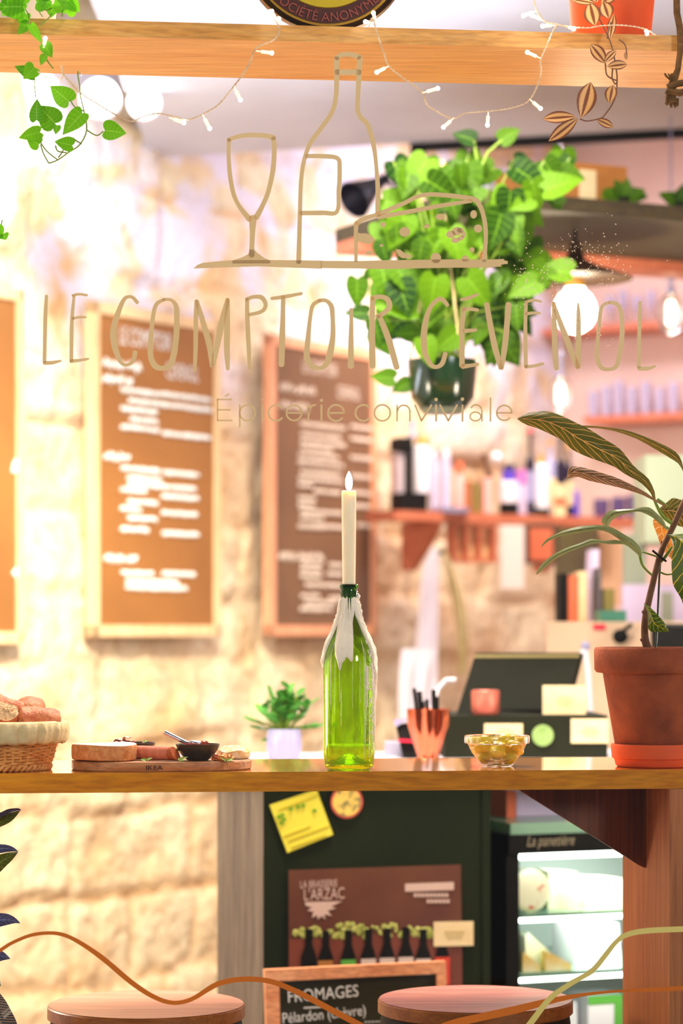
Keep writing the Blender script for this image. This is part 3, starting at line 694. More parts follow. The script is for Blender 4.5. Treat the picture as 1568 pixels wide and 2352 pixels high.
# rows in board coordinates (0..1 from the left bottom)
mid = [(.09,.83,.27,.034),(.09,.785,.2,.026)]
def rowpx(pxl, pxr, yt_l, yb, x, y, w_, h=.012):
    fx = (x-pxl)/(pxr-pxl); top = yt_l + (y and 0)
    return (fx, (yb-y)/(yb-(yt_l+fx*50)), w_/(pxr-pxl), h)
R2 = [(277,895,90),(370,905,112),(295,920,190),(277,938,80),(297,962,60),(277,980,84),(370,995,112),(277,1075,85),(370,1085,85),(292,1097,75),(292,1112,155),(277,1125,55),(370,1140,84),(292,1152,65),(277,1168,42),(370,1178,84),(292,1190,64),(277,1215,60),(370,1225,84),(278,1316,70),(370,1318,46),(418,1320,28),(288,1336,120),(288,1350,138)]
rows2 = [rowpx(213, 508, 690, 1462, *q) for q in R2] + [rowpx(213,508,690,1462,238,834,82,.03), rowpx(213,508,690,1462,238,868,62,.026), rowpx(213,508,690,1462,240,1047,54,.026), rowpx(213,508,690,1462,241,1284,70,.028)]
chalkboard(213, 508, 690, 1462, M['framewood'], M['chalkboard'], M['chalk'], 'tall chalkboard menu with white writing in a pale frame, second from the left', rows2, [('LE COMPTOIR', .2, .885, .075), ('CEVENOL', .56, .80, .07)])
chalkboard(-330, 58, 600, 1481, M['framewood'], M['chalkboard'], M['chalk'], 'chalkboard cut off at the left edge of the view', [(.93,.2,.02,.03),(.93,.5,.02,.04),(.1,.7,.5,.03),(.1,.5,.6,.03)], dd=-.07)
R3 = [(690,975,100),(805,985,50),(690,998,90),(805,1012,50),(690,1015,100),(690,1030,70),(685,1045,90),(805,1055,50),(685,1062,100),(690,1085,90),(805,1098,50),(685,1100,100),(685,1115,30),(720,1130,60),(805,1135,50),(685,1145,36),(685,1160,34),(805,1165,45),(690,1175,95),(690,1190,50),(720,1210,70),(820,1210,30),(685,1210,60),(690,1295,45),(690,1310,45),(690,1325,45),(755,1300,30),(750,1320,35),(700,1345,85),(690,1370,40),(700,1385,70),(690,1400,70),(755,1375,30)]
rows3 = [rowpx(620, 866, 766, 1460, *q) for q in R3] + [rowpx(620,866,766,1460,645,890,75,.03), rowpx(620,866,766,1460,645,930,60,.026), rowpx(620,866,766,1460,642,1278,98,.03)]
chalkboard(620, 866, 766, 1460, M['framewood2'], M['chalkboard2'], M['chalkpink'], 'narrow chalkboard menu in a pinkish frame, behind the candle', rows3, [('LE COMPTOIR', .3, .89, .06), ('CEVENOL', .62, .82, .06)])

# ================================================================== dark counter with poster, cards and board
CO = Frame(*PY(605, 1800, 5.3).xy, 14)
uC1 = CO.u(1160); zt = 1.042
# grey post-and-panel end, dark front, white worktop
struct_end = MB().prism([PY(499, 1800, 5.40).xy.to_3d(), CO.w(-.0005, 0, 0), CO.w(-.0005, .2, 0), PY(503, 1800, 5.5).xy.to_3d()], (0, 0, zt-.03))
tag(struct_end.build('counter_end', M['greywood'], smooth=False), 'weathered grey wooden end panel of the dark counter', 'panel')
cn = thing('shop_counter', 'dark green shop counter with a white worktop behind the window bar', 'counter', CO.w(.5, 0, 0))
b = MB().box(CO, .002, uC1-.035, .0, .5, 0, zt-.03); b.box(CO, CO.u(1107), uC1-.035, -.006, 0, 0, zt-.03)
b.build('body', M['green_panel'], cn, smooth=False)
MB().box(CO, -.16, 1.75, -.02, .52, zt-.029, zt).build('worktop', M['white'], cn, smooth=False)
# fridge and glass parts come later; things stuck on the counter front
def card(fr, pts, m, name, label, cat, d=-.004, extra=None, grp=None):
    t = thing(name, label, cat, fr.at(*pts[0], d), grp)
    MB().prism([fr.at(x, y, d) for x, y in pts], fr.N*.002).build('sheet', m, t, smooth=False)
    if extra:
        for nm, ms, fn in extra:
            bb = MB(); fn(bb); bb.build(nm, ms, t, smooth=False)
    return t
rr = random.Random(11)
def ink_flyer(b):
    for x, y, w_, h in ((640,1858,90,4),(652,1918,60,5),(660,1930,95,4),(668,1945,80,4)):
        b.prism([CO.at(x, y, -.0090), CO.at(x+w_, y-w_*.37, -.0090), CO.at(x+w_, y-w_*.37+h, -.0090), CO.at(x, y+h, -.0090)], CO.N*.001)
def ink_flyer2(b):
    for x, y in ((668,1858),(684,1853),(696,1850),(640,1876),(648,1872),(652,1882),(646,1890),(722,1862)):
        b.lathe(CO.at(x, y, -.0094), [(.0045, 0), (.0045, .001)], 8, axis=-CO.N)
card(CO, [(619,1849),(727,1813),(765,1917),(660,1959)], M['yellow'], 'flyer', 'tilted yellow paper flyer taped to the dark counter front', 'flyer', -.0075, [('print_lines', M['yellow2'], ink_flyer), ('print_marks', M['greenink'], ink_flyer2)])
rt = thing('round_sticker', 'round sticker with a red rim beside the yellow flyer', 'sticker', CO.at(796, 1842, -.008))
MB().lathe(CO.at(796, 1842, -.0075), [(.0, 0), (.0345, 0), (.0345, .0015), (0, .0015)], 32, axis=-CO.N).build('rim', mat('sticker_rim', (216, 96, 80), .6), rt)
MB().lathe(CO.at(796, 1842, -.0095), [(.0, 0), (.030, 0), (.030, .0015), (0, .0015)], 32, axis=-CO.N).build('picture', mat('sticker_picture', (246, 206, 96), .6, c2=(120, 120, 70), scale=55, contrast=(.45, .62)), rt)
# poster: brown sheet, lettering, emblem, bottles in a crate
def poster():
    D = -.0085
    t = thing('poster', 'brown beer poster with bottle row and pale lettering on the counter', 'poster', CO.at(860, 2200, D))
    Q = lambda pts, dd=0: [CO.at(x, y, D-dd) for x, y in pts]
    MB().prism(Q([(663,1999),(1058,1986),(1062,2290),(663,2290)]), CO.N*.002).build('sheet', M['poster'], t, smooth=False)
    MB().prism(Q([(664,2158),(1000,2140),(1061,2136),(1061,2289),(664,2289)], .001), CO.N*.0008).build('crate_picture', M['posterlow'], t, smooth=False)
    hb = MB(); r3 = random.Random(2)
    for i in range(90):
        x = r3.uniform(672, 1000); top = 2140-18*math.sin((x-664)/336*3.0)
        hb.lathe(CO.at(x, r3.uniform(top, 2152), D-.0016), [(r3.uniform(.004, .008), 0), (.003, .0008)], 6, axis=-CO.N)
    hb.build('hops_picture', M['hops'], t, smooth=False)
    tb = MB()
    u, z = CO.uz(688, 2040, D); tb.text(CO, 'LA BRASSERIE', u, z, .0215, D-.001, .001, sx=.62, rot=.02)
    u, z = CO.uz(696, 2068, D); tb.text(CO, "L'ARZAC", u, z, .034, D-.001, .001, sx=.66, rot=.02)
    tb.prism(Q([(700,2072),(786,2070),(760,2082),(772,2086),(752,2092),(762,2104),(744,2100),(748,2112),(738,2104),(730,2112),(728,2102),(716,2108),(720,2094),(706,2092),(716,2084),(702,2080)], .0016), CO.N*.0008)
    tb.prism(Q([(930,2030),(1042,2026),(1042,2044),(930,2048)], .0016), CO.N*.0008)
    for x0, x1, y in ((950, 1038, 2052), (980, 1038, 2066)):
        for k in range(int((x1-x0)/9)):
            tb.prism(Q([(x0+k*9, y), (x0+k*9+7, y-.3), (x0+k*9+7, y+8), (x0+k*9, y+8.3)], .0016), CO.N*.0008)
    tb.build('lettering', M['pinkink'], t, smooth=False)
    for i, (x, top, lab) in enumerate(((709,2134,'bk'),(748,2138,'or'),(800,2136,'gr'),(846,2134,'wh'),(889,2132,'wh'),(932,2130,'wh'),(972,2134,'wh'),(1016,2138,'rd'))):
        y1 = 2225-8*i/7
        w1, w2 = (8, 18)
        bb = MB().prism(Q([(x-w1, top), (x+w1, top), (x+w1, top+35), (x+w2, top+66), (x+w2, 2285), (x-w2, 2285), (x-w2, top+66), (x-w1, top+35)], .0042), CO.N*.0008)
        bb.build('bottle_picture', M['black'], t, smooth=False)
        lm = {'bk': M['black'], 'or': M['cardboard'], 'gr': M['greenlabel'], 'wh': M['whitelabel'], 'rd': M['redlabel']}[lab]
        if lab != 'bk': MB().prism(Q([(x-w2+1, top+69-(8 if lab == 'rd' else 0)), (x+w2-1, top+68-(8 if lab == 'rd' else 0)), (x+w2-1, 2262), (x-w2+1, 2262)], .0052), CO.N*.0008).build('label_picture', lm, t, smooth=False)
poster()
def lines(fr, x0, y0, x1, n, dd):
    def f(b):
        for k in range(n):
            b.prism([fr.at(x0+k*3, y0+k*7, dd), fr.at(x1-k*3, y0+k*7-1, dd), fr.at(x1-k*3, y0+k*7+1.5, dd), fr.at(x0+k*3, y0+k*7+2.5, dd)], fr.N*.0006)
    return f
M['ink'] = mat('faded_ink', (206, 186, 128), .8)
card(CO, [(996,2118),(1087,2116),(1087,2172),(996,2174)], M['cream'], 'card', 'cream card stuck over the right edge of the brown poster', 'card', -.0135, [('print', M['ink'], lines(CO, 1020, 2138, 1066, 3, -.0145))])
# leaning cheese menu chalkboard
def menu():
    FR = Frame(*PY(610, 1800, 5.06).xy, 15)
    D = 0
    Q = lambda pts, dd=0: [FR.at(x, y, D-dd) for x, y in pts]
    t = thing('menu_board', 'small cheese menu chalkboard in an orange wood frame before the counter', 'chalkboard', FR.at(820, 2600, 0))
    MB().prism(Q([(640,2250),(1008,2238),(1012,2900),(660,2910)], -.004), FR.N*.008).build('board', mat('menu_slate', (40, 42, 22), .55, c2=(32, 36, 20), scale=6), t, smooth=False)
    fb = MB()
    for q in ([(608,2228),(1024,2208),(1003,2236),(641,2254)], [(608,2228),(641,2254),(660,2960),(630,2960)], [(1024,2208),(1040,2960),(1010,2960),(1003,2236)]):
        fb.prism(Q(q, .006), FR.N*.016)
    fb.build('frame', wood('orange_frame', (236, 154, 104), (250, 182, 132), (243, 168, 118), 'x', .5), t, smooth=False)
    tb = MB(); u, z = FR.uz(658, 2302, D); tb.text(FR, 'FROMAGES', u, z, .034, D-.005, .001, sx=.86, rot=.05)
    for seg in ([(698,2315,1.6),(736,2313,1.6)],):
        tb.stroke(FR, seg, D-.005, .001)
    u, z = FR.uz(646, 2350, D); tb.text(FR, 'Pélardon (chèvre)', u, z, .030, D-.005, .001, sx=.8, rot=.06)
    for k in range(6): tb.stroke(FR, [(838+k*8, 2348-k*.3, 1.2), (842+k*8, 2347-k*.3, 1.2)], D-.005, .001)
    tb.build('chalk_writing', M['chalk'], t, smooth=False)
menu()
# ================================================================== things at the back
def dims(x0, x1, y0, y1, Y):
    k = Y/F; return ((x0+x1)/2-784)*k, ZC+(HY-y1)*k, (x1-x0)*k, (y1-y0)*k
def pbox(name, label, cat, m, x0, x1, y0, y1, Y, dp=.1, yaw=0, grp=None, tilt=0, extra=None):
    x, z, w_, h = dims(x0, x1, y0, y1, Y)
    fr = Frame(x, Y, yaw)
    b = MB().box(fr, -w_/2, w_/2, 0, dp, z, z+h)
    if tilt:
        c = fr.w(0, 0, z)
        b.v = [c + Matrix.Rotation(tilt, 3, 'Y') @ (v-c) for v in b.v]
    if extra:
        t = thing(name, label, cat, fr.w(0, 0, z), grp); b.build('body', m, t, smooth=False)
        for nm, ms, (fx0, fx1, fz0, fz1) in extra:
            MB().box(fr, -w_/2+fx0*w_, -w_/2+fx1*w_, -.003, 0, z+fz0*h, z+fz1*h).build(nm, ms, t, smooth=False)
        return t
    return tag(b.build(name, m, smooth=False), label, cat, grp)
def plathe(name, label, cat, parts, xc, y1, Y, grp=None, n=24, axis=None):
    """parts: (part name, material, [(r px, height px above the base)])"""
    k = Y/F; c = V3(((xc-784)*k, Y, ZC+(HY-y1)*k))
    if len(parts) == 1:
        return tag(MB().lathe(c, [(r*k, h*k) for r, h in parts[0][2]], n).build(name, parts[0][1]), label, cat, grp)
    t = thing(name, label, cat, c, grp)
    for nm, ms, pr in parts: MB().lathe(c, [(r*k, h*k) for r, h in pr], n).build(nm, ms, t)
    return t
M['purple'] = mat('purple_glaze', (88, 60, 190), .4); M['magenta'] = mat('magenta_lid', (214, 120, 190), .5)
M['darkglass'] = mat('dark_bottle_glass', (34, 24, 44), .2); M['redcap'] = mat('red_cap', (230, 40, 70), .4)
M['gold'] = mat('gold_cap', (236, 176, 80), .35, .6); M['frost'] = mat('frosted_glassware', (224, 214, 240), .25, trans=.4)
M['orangemat'] = mat('orange_card', (222, 112, 74), .7); M['pinkpaper'] = mat('pink_paper', (240, 176, 164), .7)
M['paper'] = mat('paper_white', (244, 228, 220), .9); M['towel'] = mat('white_towel', (228, 220, 232), .95)
M['olivebox'] = mat('olive_tin', (132, 118, 56), .6); M['palegreen'] = mat('pale_green_enamel', (176, 190, 164), .6)
M['greygreen'] = mat('grey_green_board', (150, 158, 138), .7); M['lilacsheet'] = mat('lilac_panel', (212, 198, 232), .6)
M['teal'] = mat('teal_lid', (60, 130, 110), .5)
# --- the back bar shelf
SH = Frame(*PY(905, 1180, 8.9).xy, 36.2); zs1 = ZC+(HY-1194)/F*8.9; zs2 = zs1+.034
tag(MB().box(SH, .0, 1.18, 0, .17, zs1, zs2).build('back_shelf', M['orangewood'], smooth=False), 'orange wooden shelf crowded with bottles, on the back wall', 'shelf')
def shat(px): return SH.at(px, HY, .09).y
def onshelf(px):  # pixel row where the shelf top reads at that column
    Y = shat(px); return HY-(zs2-ZC)*F/Y
def sbox(name, label, cat, m, x0, x1, y0, grp=None, extra=None, dp=.08, lift=0, dy=0):
    Y = shat((x0+x1)/2)+dy; return pbox(name, label, cat, m, x0, x1, y0, onshelf((x0+x1)/2)-.5-lift, Y, dp, 36.2*.5, grp, extra=extra)
def scyl(name, label, cat, parts, xc, grp=None):
    return plathe(name, label, cat, parts, xc, onshelf(xc)-.5, shat(xc), grp)
for px, lb in ((960, 'orange curved wooden bracket under the left end of the shelf'), (1262, 'orange wooden bracket under the middle of the shelf')):
    u = SH.u(px, .12)
    tag(MB().prism([SH.w(u, .02, zs1-.0005), SH.w(u, .22, zs1-.0005), SH.w(u, .22, zs1-.17), SH.w(u, .17, zs1-.17), SH.w(u, .06, zs1-.06)], SH.U*.035).build('shelf_bracket', M['orangewood'], smooth=False), lb, 'bracket')
# grinder
Yg = shat(945); kg = Yg/F; oy = onshelf(945)-.5
t = thing('coffee_grinder', 'black and white upright coffee grinder at the left end of the shelf', 'grinder', PY(945, oy, Yg))
def gb(x0, x1, ya, yb, dp, nm, m, dy=0):
    x, z, w_, h = dims(x0, x1, ya, yb, Yg+dy); MB().box(Frame(x, Yg+dy, 20), -w_/2, w_/2, 0, dp, z, z+h).build(nm, m, t, smooth=False)
gb(917, 984, 1132, oy, .1, 'base', M['black']); gb(931, 948, 1034, 1133, .08, 'column', M['black'], .01); gb(917, 950, 1004, 1035, .1, 'head', M['black'])
gb(911, 930, 1040, 1132, .06, 'side_panel', mat('grinder_grey', (200, 186, 192), .5), .012)
k = Yg/F
MB().lathe(PY(966, 1132, Yg+.04), [(18*k, 0), (18*k, 105*k), (14*k, 110*k)], 20).build('canister', M['white'], t)
MB().lathe(PY(970, 1022, Yg+.04), [(15*k, 0), (16*k, 14*k), (12*k, 18*k)], 16).build('lid', M['gold'], t)
MB().lathe(PY(946, 1004, Yg+.04), [(10*k, 0), (6*k, 14*k), (9*k, 40*k)], 16).build('hopper', M['frost'], t)
J = 'jars and bottles on the orange shelf'
def jar(xc, r, h, m, ml, lb, name='jar', lh=12):
    scyl(name, lb, name.split('_')[-1], [('body', m, [(0, 0), (r, 0), (r, h-3), (r*.86, h)]), ('lid', ml, [(0, h), (r*.9, h), (r*.9, h+lh), (0, h+lh)])], xc, J)
jar(996, 11, 125, M['frost'], M['steel'], 'tall pale glass jar just right of the grinder', lh=16)
jar(1022, 12, 130, M['frost'], M['white'], 'tall whitish jar, second from the grinder', lh=18)
jar(1054, 11, 90, M['pinkpaper'], M['orangemat'], 'slim orange-pink canister behind the low tray', 'canister', 30)
tag(plathe('tray', '', 'tray', [('tray', M['lilac'], [(0, 0), (40, 0), (42, 12), (38, 12), (36, 4), (0, 4)])], 1036, onshelf(1036)-.5, shat(1036)-.09), 'pale lilac tray at the front edge of the shelf', 'tray')
sbox('tin', 'small brown box on the shelf behind the tray', 'box', mat('brown_box', (168, 106, 66), .7), 1062, 1084, 1104, J)
sbox('tin', 'small olive-coloured tin right of the brown box', 'tin', M['olivebox'], 1086, 1104, 1108, J)
sbox('carton', 'narrow pink carton under the leaning pepper mill', 'carton', M['pinkpaper'], 1110, 1131, 1098, J)
kk = shat(1118)/F
tag(MB().tube([PY(1124, 1097, shat(1118)+.02), PY(1117, 1070, shat(1118)+.02), PY(1110, 1042, shat(1118)+.02)], [9*kk, 6*kk, 7*kk], 10).build('pepper_mill', mat('dark_mill', (90, 50, 34), .5)), 'dark brown pepper mill leaning on the pink carton', 'mill')
tag(MB().ball(PY(1140, 1052, shat(1140)+.05), 13*kk).build('garlic_ball', M['white']), 'round white ball behind the bottles', 'ball')
scyl('stacked_pot', 'white jar with a purple lid and black base in the middle of the shelf', 'jar', [('base', M['black'], [(0, 0), (22, 0), (22, 28), (0, 28)]), ('body', M['white'], [(0, 28.5), (23, 28.5), (23, 74), (18, 78)]), ('lid', M['purple'], [(0, 79), (16, 79), (16, 104), (0, 104)]), ('cap', M['darkglass'], [(0, 105), (12, 105), (12, 118), (0, 118)])], 1168, J)
def bottle(xc, r, h, m, cap, lb, label=None, neck=.35):
    pr = [(0, 0), (r, 0), (r, h*(1-neck)), (r*.8, h*(1-neck)+r*.6), (r*.33, h*(1-neck)+r*1.4), (r*.33, h*.93)]
    parts = [('body', m, pr), ('cap', cap, [(0, h*.93), (r*.42, h*.93), (r*.42, h), (0, h)])]
    if label: parts.append(('label', label, [(r*1.02, h*.16), (r*1.02, h*.5)]))
    scyl('bottle', lb, 'bottle', parts, xc, J)
scyl('jar', 'small jar with a magenta lid beside the purple-lidded jar', 'jar', [('body', M['frost'], [(0, 0), (12, 0), (12, 68), (9, 72)]), ('lid', M['magenta'], [(0, 72), (12, 72), (12, 106), (0, 106)])], 1197, J)
bottle(1217, 12, 205, M['darkglass'], M['redcap'], 'tall dark bottle with a bright red cap', M['lilac'], .4)
scyl('bottle', 'thick white bottle with a gold cap and dark foot', 'bottle', [('foot', M['green_panel'], [(0, 0), (18, 0), (18, 18), (0, 18)]), ('body', M['white'], [(0, 18.5), (18, 18.5), (18, 112), (10, 120)]), ('cap', M['gold'], [(0, 120), (8, 120), (8, 140), (0, 140)])], 1243, J)
bottle(1264, 12, 175, M['lilac'], M['gold'], 'lilac bottle with a gold top, just left of the black bottles', M['cream'], .3)
bottle(1288, 13, 185, M['darkglass'], M['black'], 'tall black wine bottle standing under the hanging bulb', None, .35)
bottle(1306, 11, 170, M['darkglass'], M['gold'], 'slimmer dark bottle at the right of the black one', M['cream'], .35)
sbox('carton', 'cream carton with an orange band at the foot of the black bottles', 'carton', M['cream'], 1272, 1300, 1112, J, [('band', M['orangemat'], (0, 1, .35, .6))], .05, 0, -.075)
bottle(1322, 8, 70, M['purple'], M['white'], 'small violet bottle near the middle front of the shelf', None, .3)
for i, (x, r, h, lb) in enumerate(((1380, 18, 44, 'dark purple bowl under the lowest leaf of the shelf, left one'), (1420, 17, 50, 'dark purple mug, second from the pale green cabinet'), (1456, 17, 56, 'dark purple mug touching the pale green cabinet'))):
    scyl('mug', lb, 'mug', [('mug', mat('purple_mug', (84, 64, 110), .4) if i == 0 else bpy.data.materials['purple_mug'], [(0, 0), (r*.8, 0), (r, h*.4), (r, h), (r*.85, h), (r*.8, 4), (0, 4)])], x, 'dark mugs at the right of the shelf')
# --- below the shelf
wr = thing('wooden_rack', 'small orange wooden rack with three pale openings under the shelf', 'rack', PY(1092, 1290, 9.1))
b = MB(); fr = Frame(*PY(1092, 1290, 9.12).xy, 30); k = 9.12/F
for x0, x1, y0, y1 in ((1036, 1150, 1284, 1292), (1036, 1150, 1203, 1208), (1036, 1042, 1203, 1284), (1068, 1074, 1203, 1284), (1104, 1110, 1203, 1284), (1143, 1151, 1203, 1284)):
    b.box(fr, (x0-1092)*k, (x1-1092)*k, -.0, .06, ZC+(HY-y1)*k, ZC+(HY-y0)*k)
b.build('frame', M['orangewood'], wr, smooth=False)
MB().box(fr, -54*k, 56*k, .045, .055, ZC+(HY-1284)*k, ZC+(HY-1203)*k).build('back_panel', M['cream'], wr, smooth=False)
pbox('paper_strip', 'long white paper hanging from the shelf edge', 'paper', M['paper'], 1148, 1206, 1206, 1352, 8.95, .01, 20)
pbox('picture', 'dark-framed orange picture under the shelf', 'picture', mat('dark_brown', (84, 60, 40), .6), 1206, 1284, 1203, 1296, 9.2, .02, 10, extra=[('print', M['orangemat'], (.12, .8, .1, .88))])
def towel(name, lb, edgeL, edgeR, Y, m):
    A = resample(edgeL, 16); B = resample(edgeR, 16); b = MB(); vs = []; uv = []
    for i in range(16):
        for j in range(9):
            q = j/8; x = A[i][0]*(1-q)+B[i][0]*q; y = A[i][1]*(1-q)+B[i][1]*q
            vs.append(PY(x, y, Y + .012*math.sin(q*14+i*.2)*min(1, i/4)))
    n = len(vs); vs += [v+V3((0, .006, 0)) for v in vs]
    fs = [(i*9+j, i*9+j+1, (i+1)*9+j+1, (i+1)*9+j) for i in range(15) for j in range(8)]
    fs += [tuple(n+q for q in f[::-1]) for f in fs[:]]
    ed = [j for j in range(9)] + [i*9+8 for i in range(1, 16)] + [15*9+j for j in range(7, -1, -1)] + [i*9 for i in range(14, 0, -1)]
    fs += [(ed[i], ed[(i+1) % len(ed)], ed[(i+1) % len(ed)]+n, ed[i]+n) for i in range(len(ed))]
    b.add(vs, fs); return tag(b.build(name, m), lb, 'towel')
towel('hanging_towel', 'long white towel hanging from a wall hook left of the rack', [(992,1258),(972,1300),(962,1380),(952,1500),(948,1640)], [(1004,1258),(1008,1300),(1006,1400),(1004,1480),(1006,1640)], 8.7, M['towel'])
towel('hanging_towel', 'short cream cloth hanging right of the long white towel', [(1018,1262),(1030,1350),(1044,1420),(1050,1500),(1048,1550)], [(1024,1262),(1058,1350),(1072,1420),(1074,1480),(1070,1550)], 8.85, M['linen'])
tag(MB().ball(PY(1014, 1268, 8.72), .011).build('wall_hook', M['black']), 'small black hook holding the two hanging cloths', 'hook')
towel('hanging_towel', 'folded lilac-white apron bunched low behind the pen cup', [(922,1490),(916,1560),(914,1700)], [(1004,1490),(1000,1560),(994,1700)], 8.2, M['towel'])
# --- cream cabinet, books and tools
CY = 6.5; kc = CY/F
zt2 = ZC+(HY-1428)*kc
tag(MB().prism([PY(1256, 1428, CY), PY(1262, 1428, CY+.6), PY(1700, 1428, CY+.6), PY(1700, 1428, CY)], (0, 0, -zt2)).build('cream_cabinet', mat('cream_cabinet', (236, 206, 172), .6, c2=(230, 196, 160), scale=3), smooth=False), 'plain cream cabinet behind the cash register and terracotta pot', 'cabinet')
pbox('price_tag', 'small red label on the front of the cream cabinet', 'label', M['redcap'], 1362, 1390, 1434, 1447, CY-.004, .003)
G = 'books and folders on the cream cabinet'
def cb(x0, x1, y0, m, lb, name='book', dy=.25, tilt=0, dp=.14):
    Y = CY+dy; y1 = HY-(zt2-ZC)*F/Y - (2 if tilt else .3)
    pbox(name, lb, name, m, x0, x1, y0, y1, Y, dp, 0, G, tilt)
cb(1284, 1303, 1318, M['black'], 'black upright book, first on the left of the cabinet row')
cb(1305, 1326, 1322, M['orangemat'], 'orange-brown upright book next to the black one')
cb(1328, 1347, 1312, M['cream'], 'cream book between the brown book and the lilac folder')
cb(1350, 1368, 1262, M['lilacsheet'], 'tall leaning lilac folder on the cream cabinet', 'folder', .42, .05)
cb(1372, 1381, 1304, mat('grey_book', (100, 92, 96), .6), 'thin grey book right of the lilac folder')
cb(1386, 1411, 1352, M['olivebox'], 'square olive-green box on the cream cabinet', 'box')
cb(1378, 1438, 1402, M['teal'], 'flat teal lid lying before the olive box', 'lid', .08)
pbox('book_row', 'dark olive cupboard panel under the right half of the shelf', 'cupboard', mat('olive_panel', (96, 84, 40), .7, c2=(80, 64, 44), scale=6), 1286, 1372, 1212, 1318, 7.7, .2)
pbox('wall_board', 'beige wall cupboard behind the lilac folder', 'cupboard', mat('beige_panel', (226, 176, 138), .7), 1374, 1428, 1212, 1390, 7.8, .2)
pbox('notice_board', 'grey-green board hanging left of the pale green cabinet', 'board', M['greygreen'], 1432, 1484, 1228, 1342, 7.4, .03)
pbox('pale_cabinet', 'pale green metal cabinet at the right edge behind the leaves', 'cabinet', M['palegreen'], 1482, 1640, 1045, 1246, 7.2, .3)
pbox('lilac_panel', 'large pale lilac panel low at the right edge', 'panel', M['lilacsheet'], 1430, 1660, 1342.5, 1432, 7.35, .05, extra=[('inset', M['greygreen'], (.38, .5, .0, .8))])
pbox('monitor', 'black screen at the right edge behind the plant stem', 'monitor', M['black'], 1497, 1640, 1432, 1500, 6.2, .03, extra=[('bezel', mat('bezel', (20, 22, 16), .4), (0, 1, .9, 1))])
t = thing('scoop', 'round black scoop with a short handle on the cream cabinet', 'scoop', PY(1424, 1462, CY-.03))
MB().ball(PY(1424, 1462, CY-.03), 18*kc, 8*kc, 17*kc).build('bowl', M['black'], t)
MB().tube([PY(1430, 1450, CY-.03), PY(1451, 1434, CY-.03)], 5*kc, 8).build('handle', M['black'], t)
t = thing('phone_stand', 'white A-shaped stand behind the black register screen', 'stand', PY(1330, 1600, 6.3))
for q in ([(1343,1488),(1322,1530),(1303,1590)], [(1343,1488),(1350,1540),(1356,1640)]):
    MB().tube([PY(x, y, 6.25) for x, y in q], .007, 8).build('leg', M['white'], t)
MB().ball(PY(1344, 1484, 6.25), .012).build('head', M['lilac'], t)

# --- cash register and things on the worktop
RG = Frame(*PY(1020, 1640, 5.6).xy, 1.5); kr = 5.6/F
ru = lambda px: (px-1020)*kr*1.003
rz = lambda py: ZC+(HY-py)*kr
t = thing('cash_register', 'black cash drawer with a tilted black screen on the counter', 'cash register', RG.w(.18, .1, zt))
rtop = rz(1644)
MB().box(RG, 0, ru(1395), 0, .3, zt+.001, rtop).build('drawer', mat('register_black', (34, 36, 22), .7, spec=.12), t, smooth=False)
scr = MB(); a0, a1, a2, a3 = PY(1044, 1652, 5.66), PY(1296, 1640, 5.7), PY(1332, 1499, 5.86), PY(1092, 1499, 5.82)
scr.hull8([a0, a1, a1+V3((.01, .02, -.004)), a0+V3((.01, .02, -.004)), a3, a2, a2+V3((.01, .02, -.004)), a3+V3((.01, .02, -.004))])
scr.build('screen', mat('screen_black', (22, 24, 12), .6, spec=.12, c2=(26, 26, 18), scale=20, contrast=(.55, .8)), t, smooth=False)
MB().hull8([a3+(a0-a3)*.03-V3((0, .003, 0)), a2+(a1-a2)*.03-V3((0, .003, 0)), a2+(a1-a2)*.03, a3+(a0-a3)*.03, a3+(a0-a3)*.08-V3((0, .003, 0)), a2+(a1-a2)*.08-V3((0, .003, 0)), a2+(a1-a2)*.08, a3+(a0-a3)*.08]).build('bezel', mat('bezel_olive', (110, 98, 50), .5), t, smooth=False)
MB().box(RG, ru(1100), ru(1270), .09, .2, rtop, rtop+.012).build('stand', M['black'], t, smooth=False)
def regcard(x0, x1, y0, y1, lb, d=-.004, grp='cream cards on the cash drawer front'):
    t = thing('card', lb, 'card', RG.at(x0, y1, d), grp)
    MB().prism([RG.at(x0, y0, d), RG.at(x1, y0, d), RG.at(x1, y1, d), RG.at(x0, y1, d)], RG.N*.002).build('sheet', M['cream'], t, smooth=False)
    b = MB(); xm = (x0+x1)/2; ym = (y0+y1)/2
    for q in (-8, 0, 8): b.prism([RG.at(xm-22+abs(q), ym+q, d-.001), RG.at(xm+22-abs(q), ym+q, d-.001), RG.at(xm+22-abs(q), ym+q+3, d-.001), RG.at(xm-22+abs(q), ym+q+3, d-.001)], RG.N*.0006)
    b.build('print', M['ink'], t, smooth=False)
regcard(1112, 1200, 1662, 1704, 'cream card on the drawer front above the olive bowl')
regcard(1311, 1396, 1651, 1707, 'cream card at the right end of the cash drawer front')
regcard(1246, 1345, 1574, 1641, 'larger cream card standing on top of the cash drawer', .03, None)
tag(MB().lathe(RG.at(1246, 1689, -.003), [(0, 0), (25*kr, 0), (25*kr, .002), (0, .002)], 28, axis=-RG.N).build('green_sticker', mat('green_sticker', (128, 164, 84), .6, c2=(150, 180, 110), scale=40)), 'round green sticker between the two cards on the drawer', 'sticker')
bc = RG.w(ru(1118), .04, rtop+.001)
tag(MB().lathe(bc, [(0, 0), (29*kr, 0), (33*kr, 8*kr), (33*kr, 52*kr), (30*kr, 57*kr), (0, 55*kr)], 24).build('copper_pot', M['copper_matte']), 'small rosy copper cup on top of the cash drawer', 'cup')
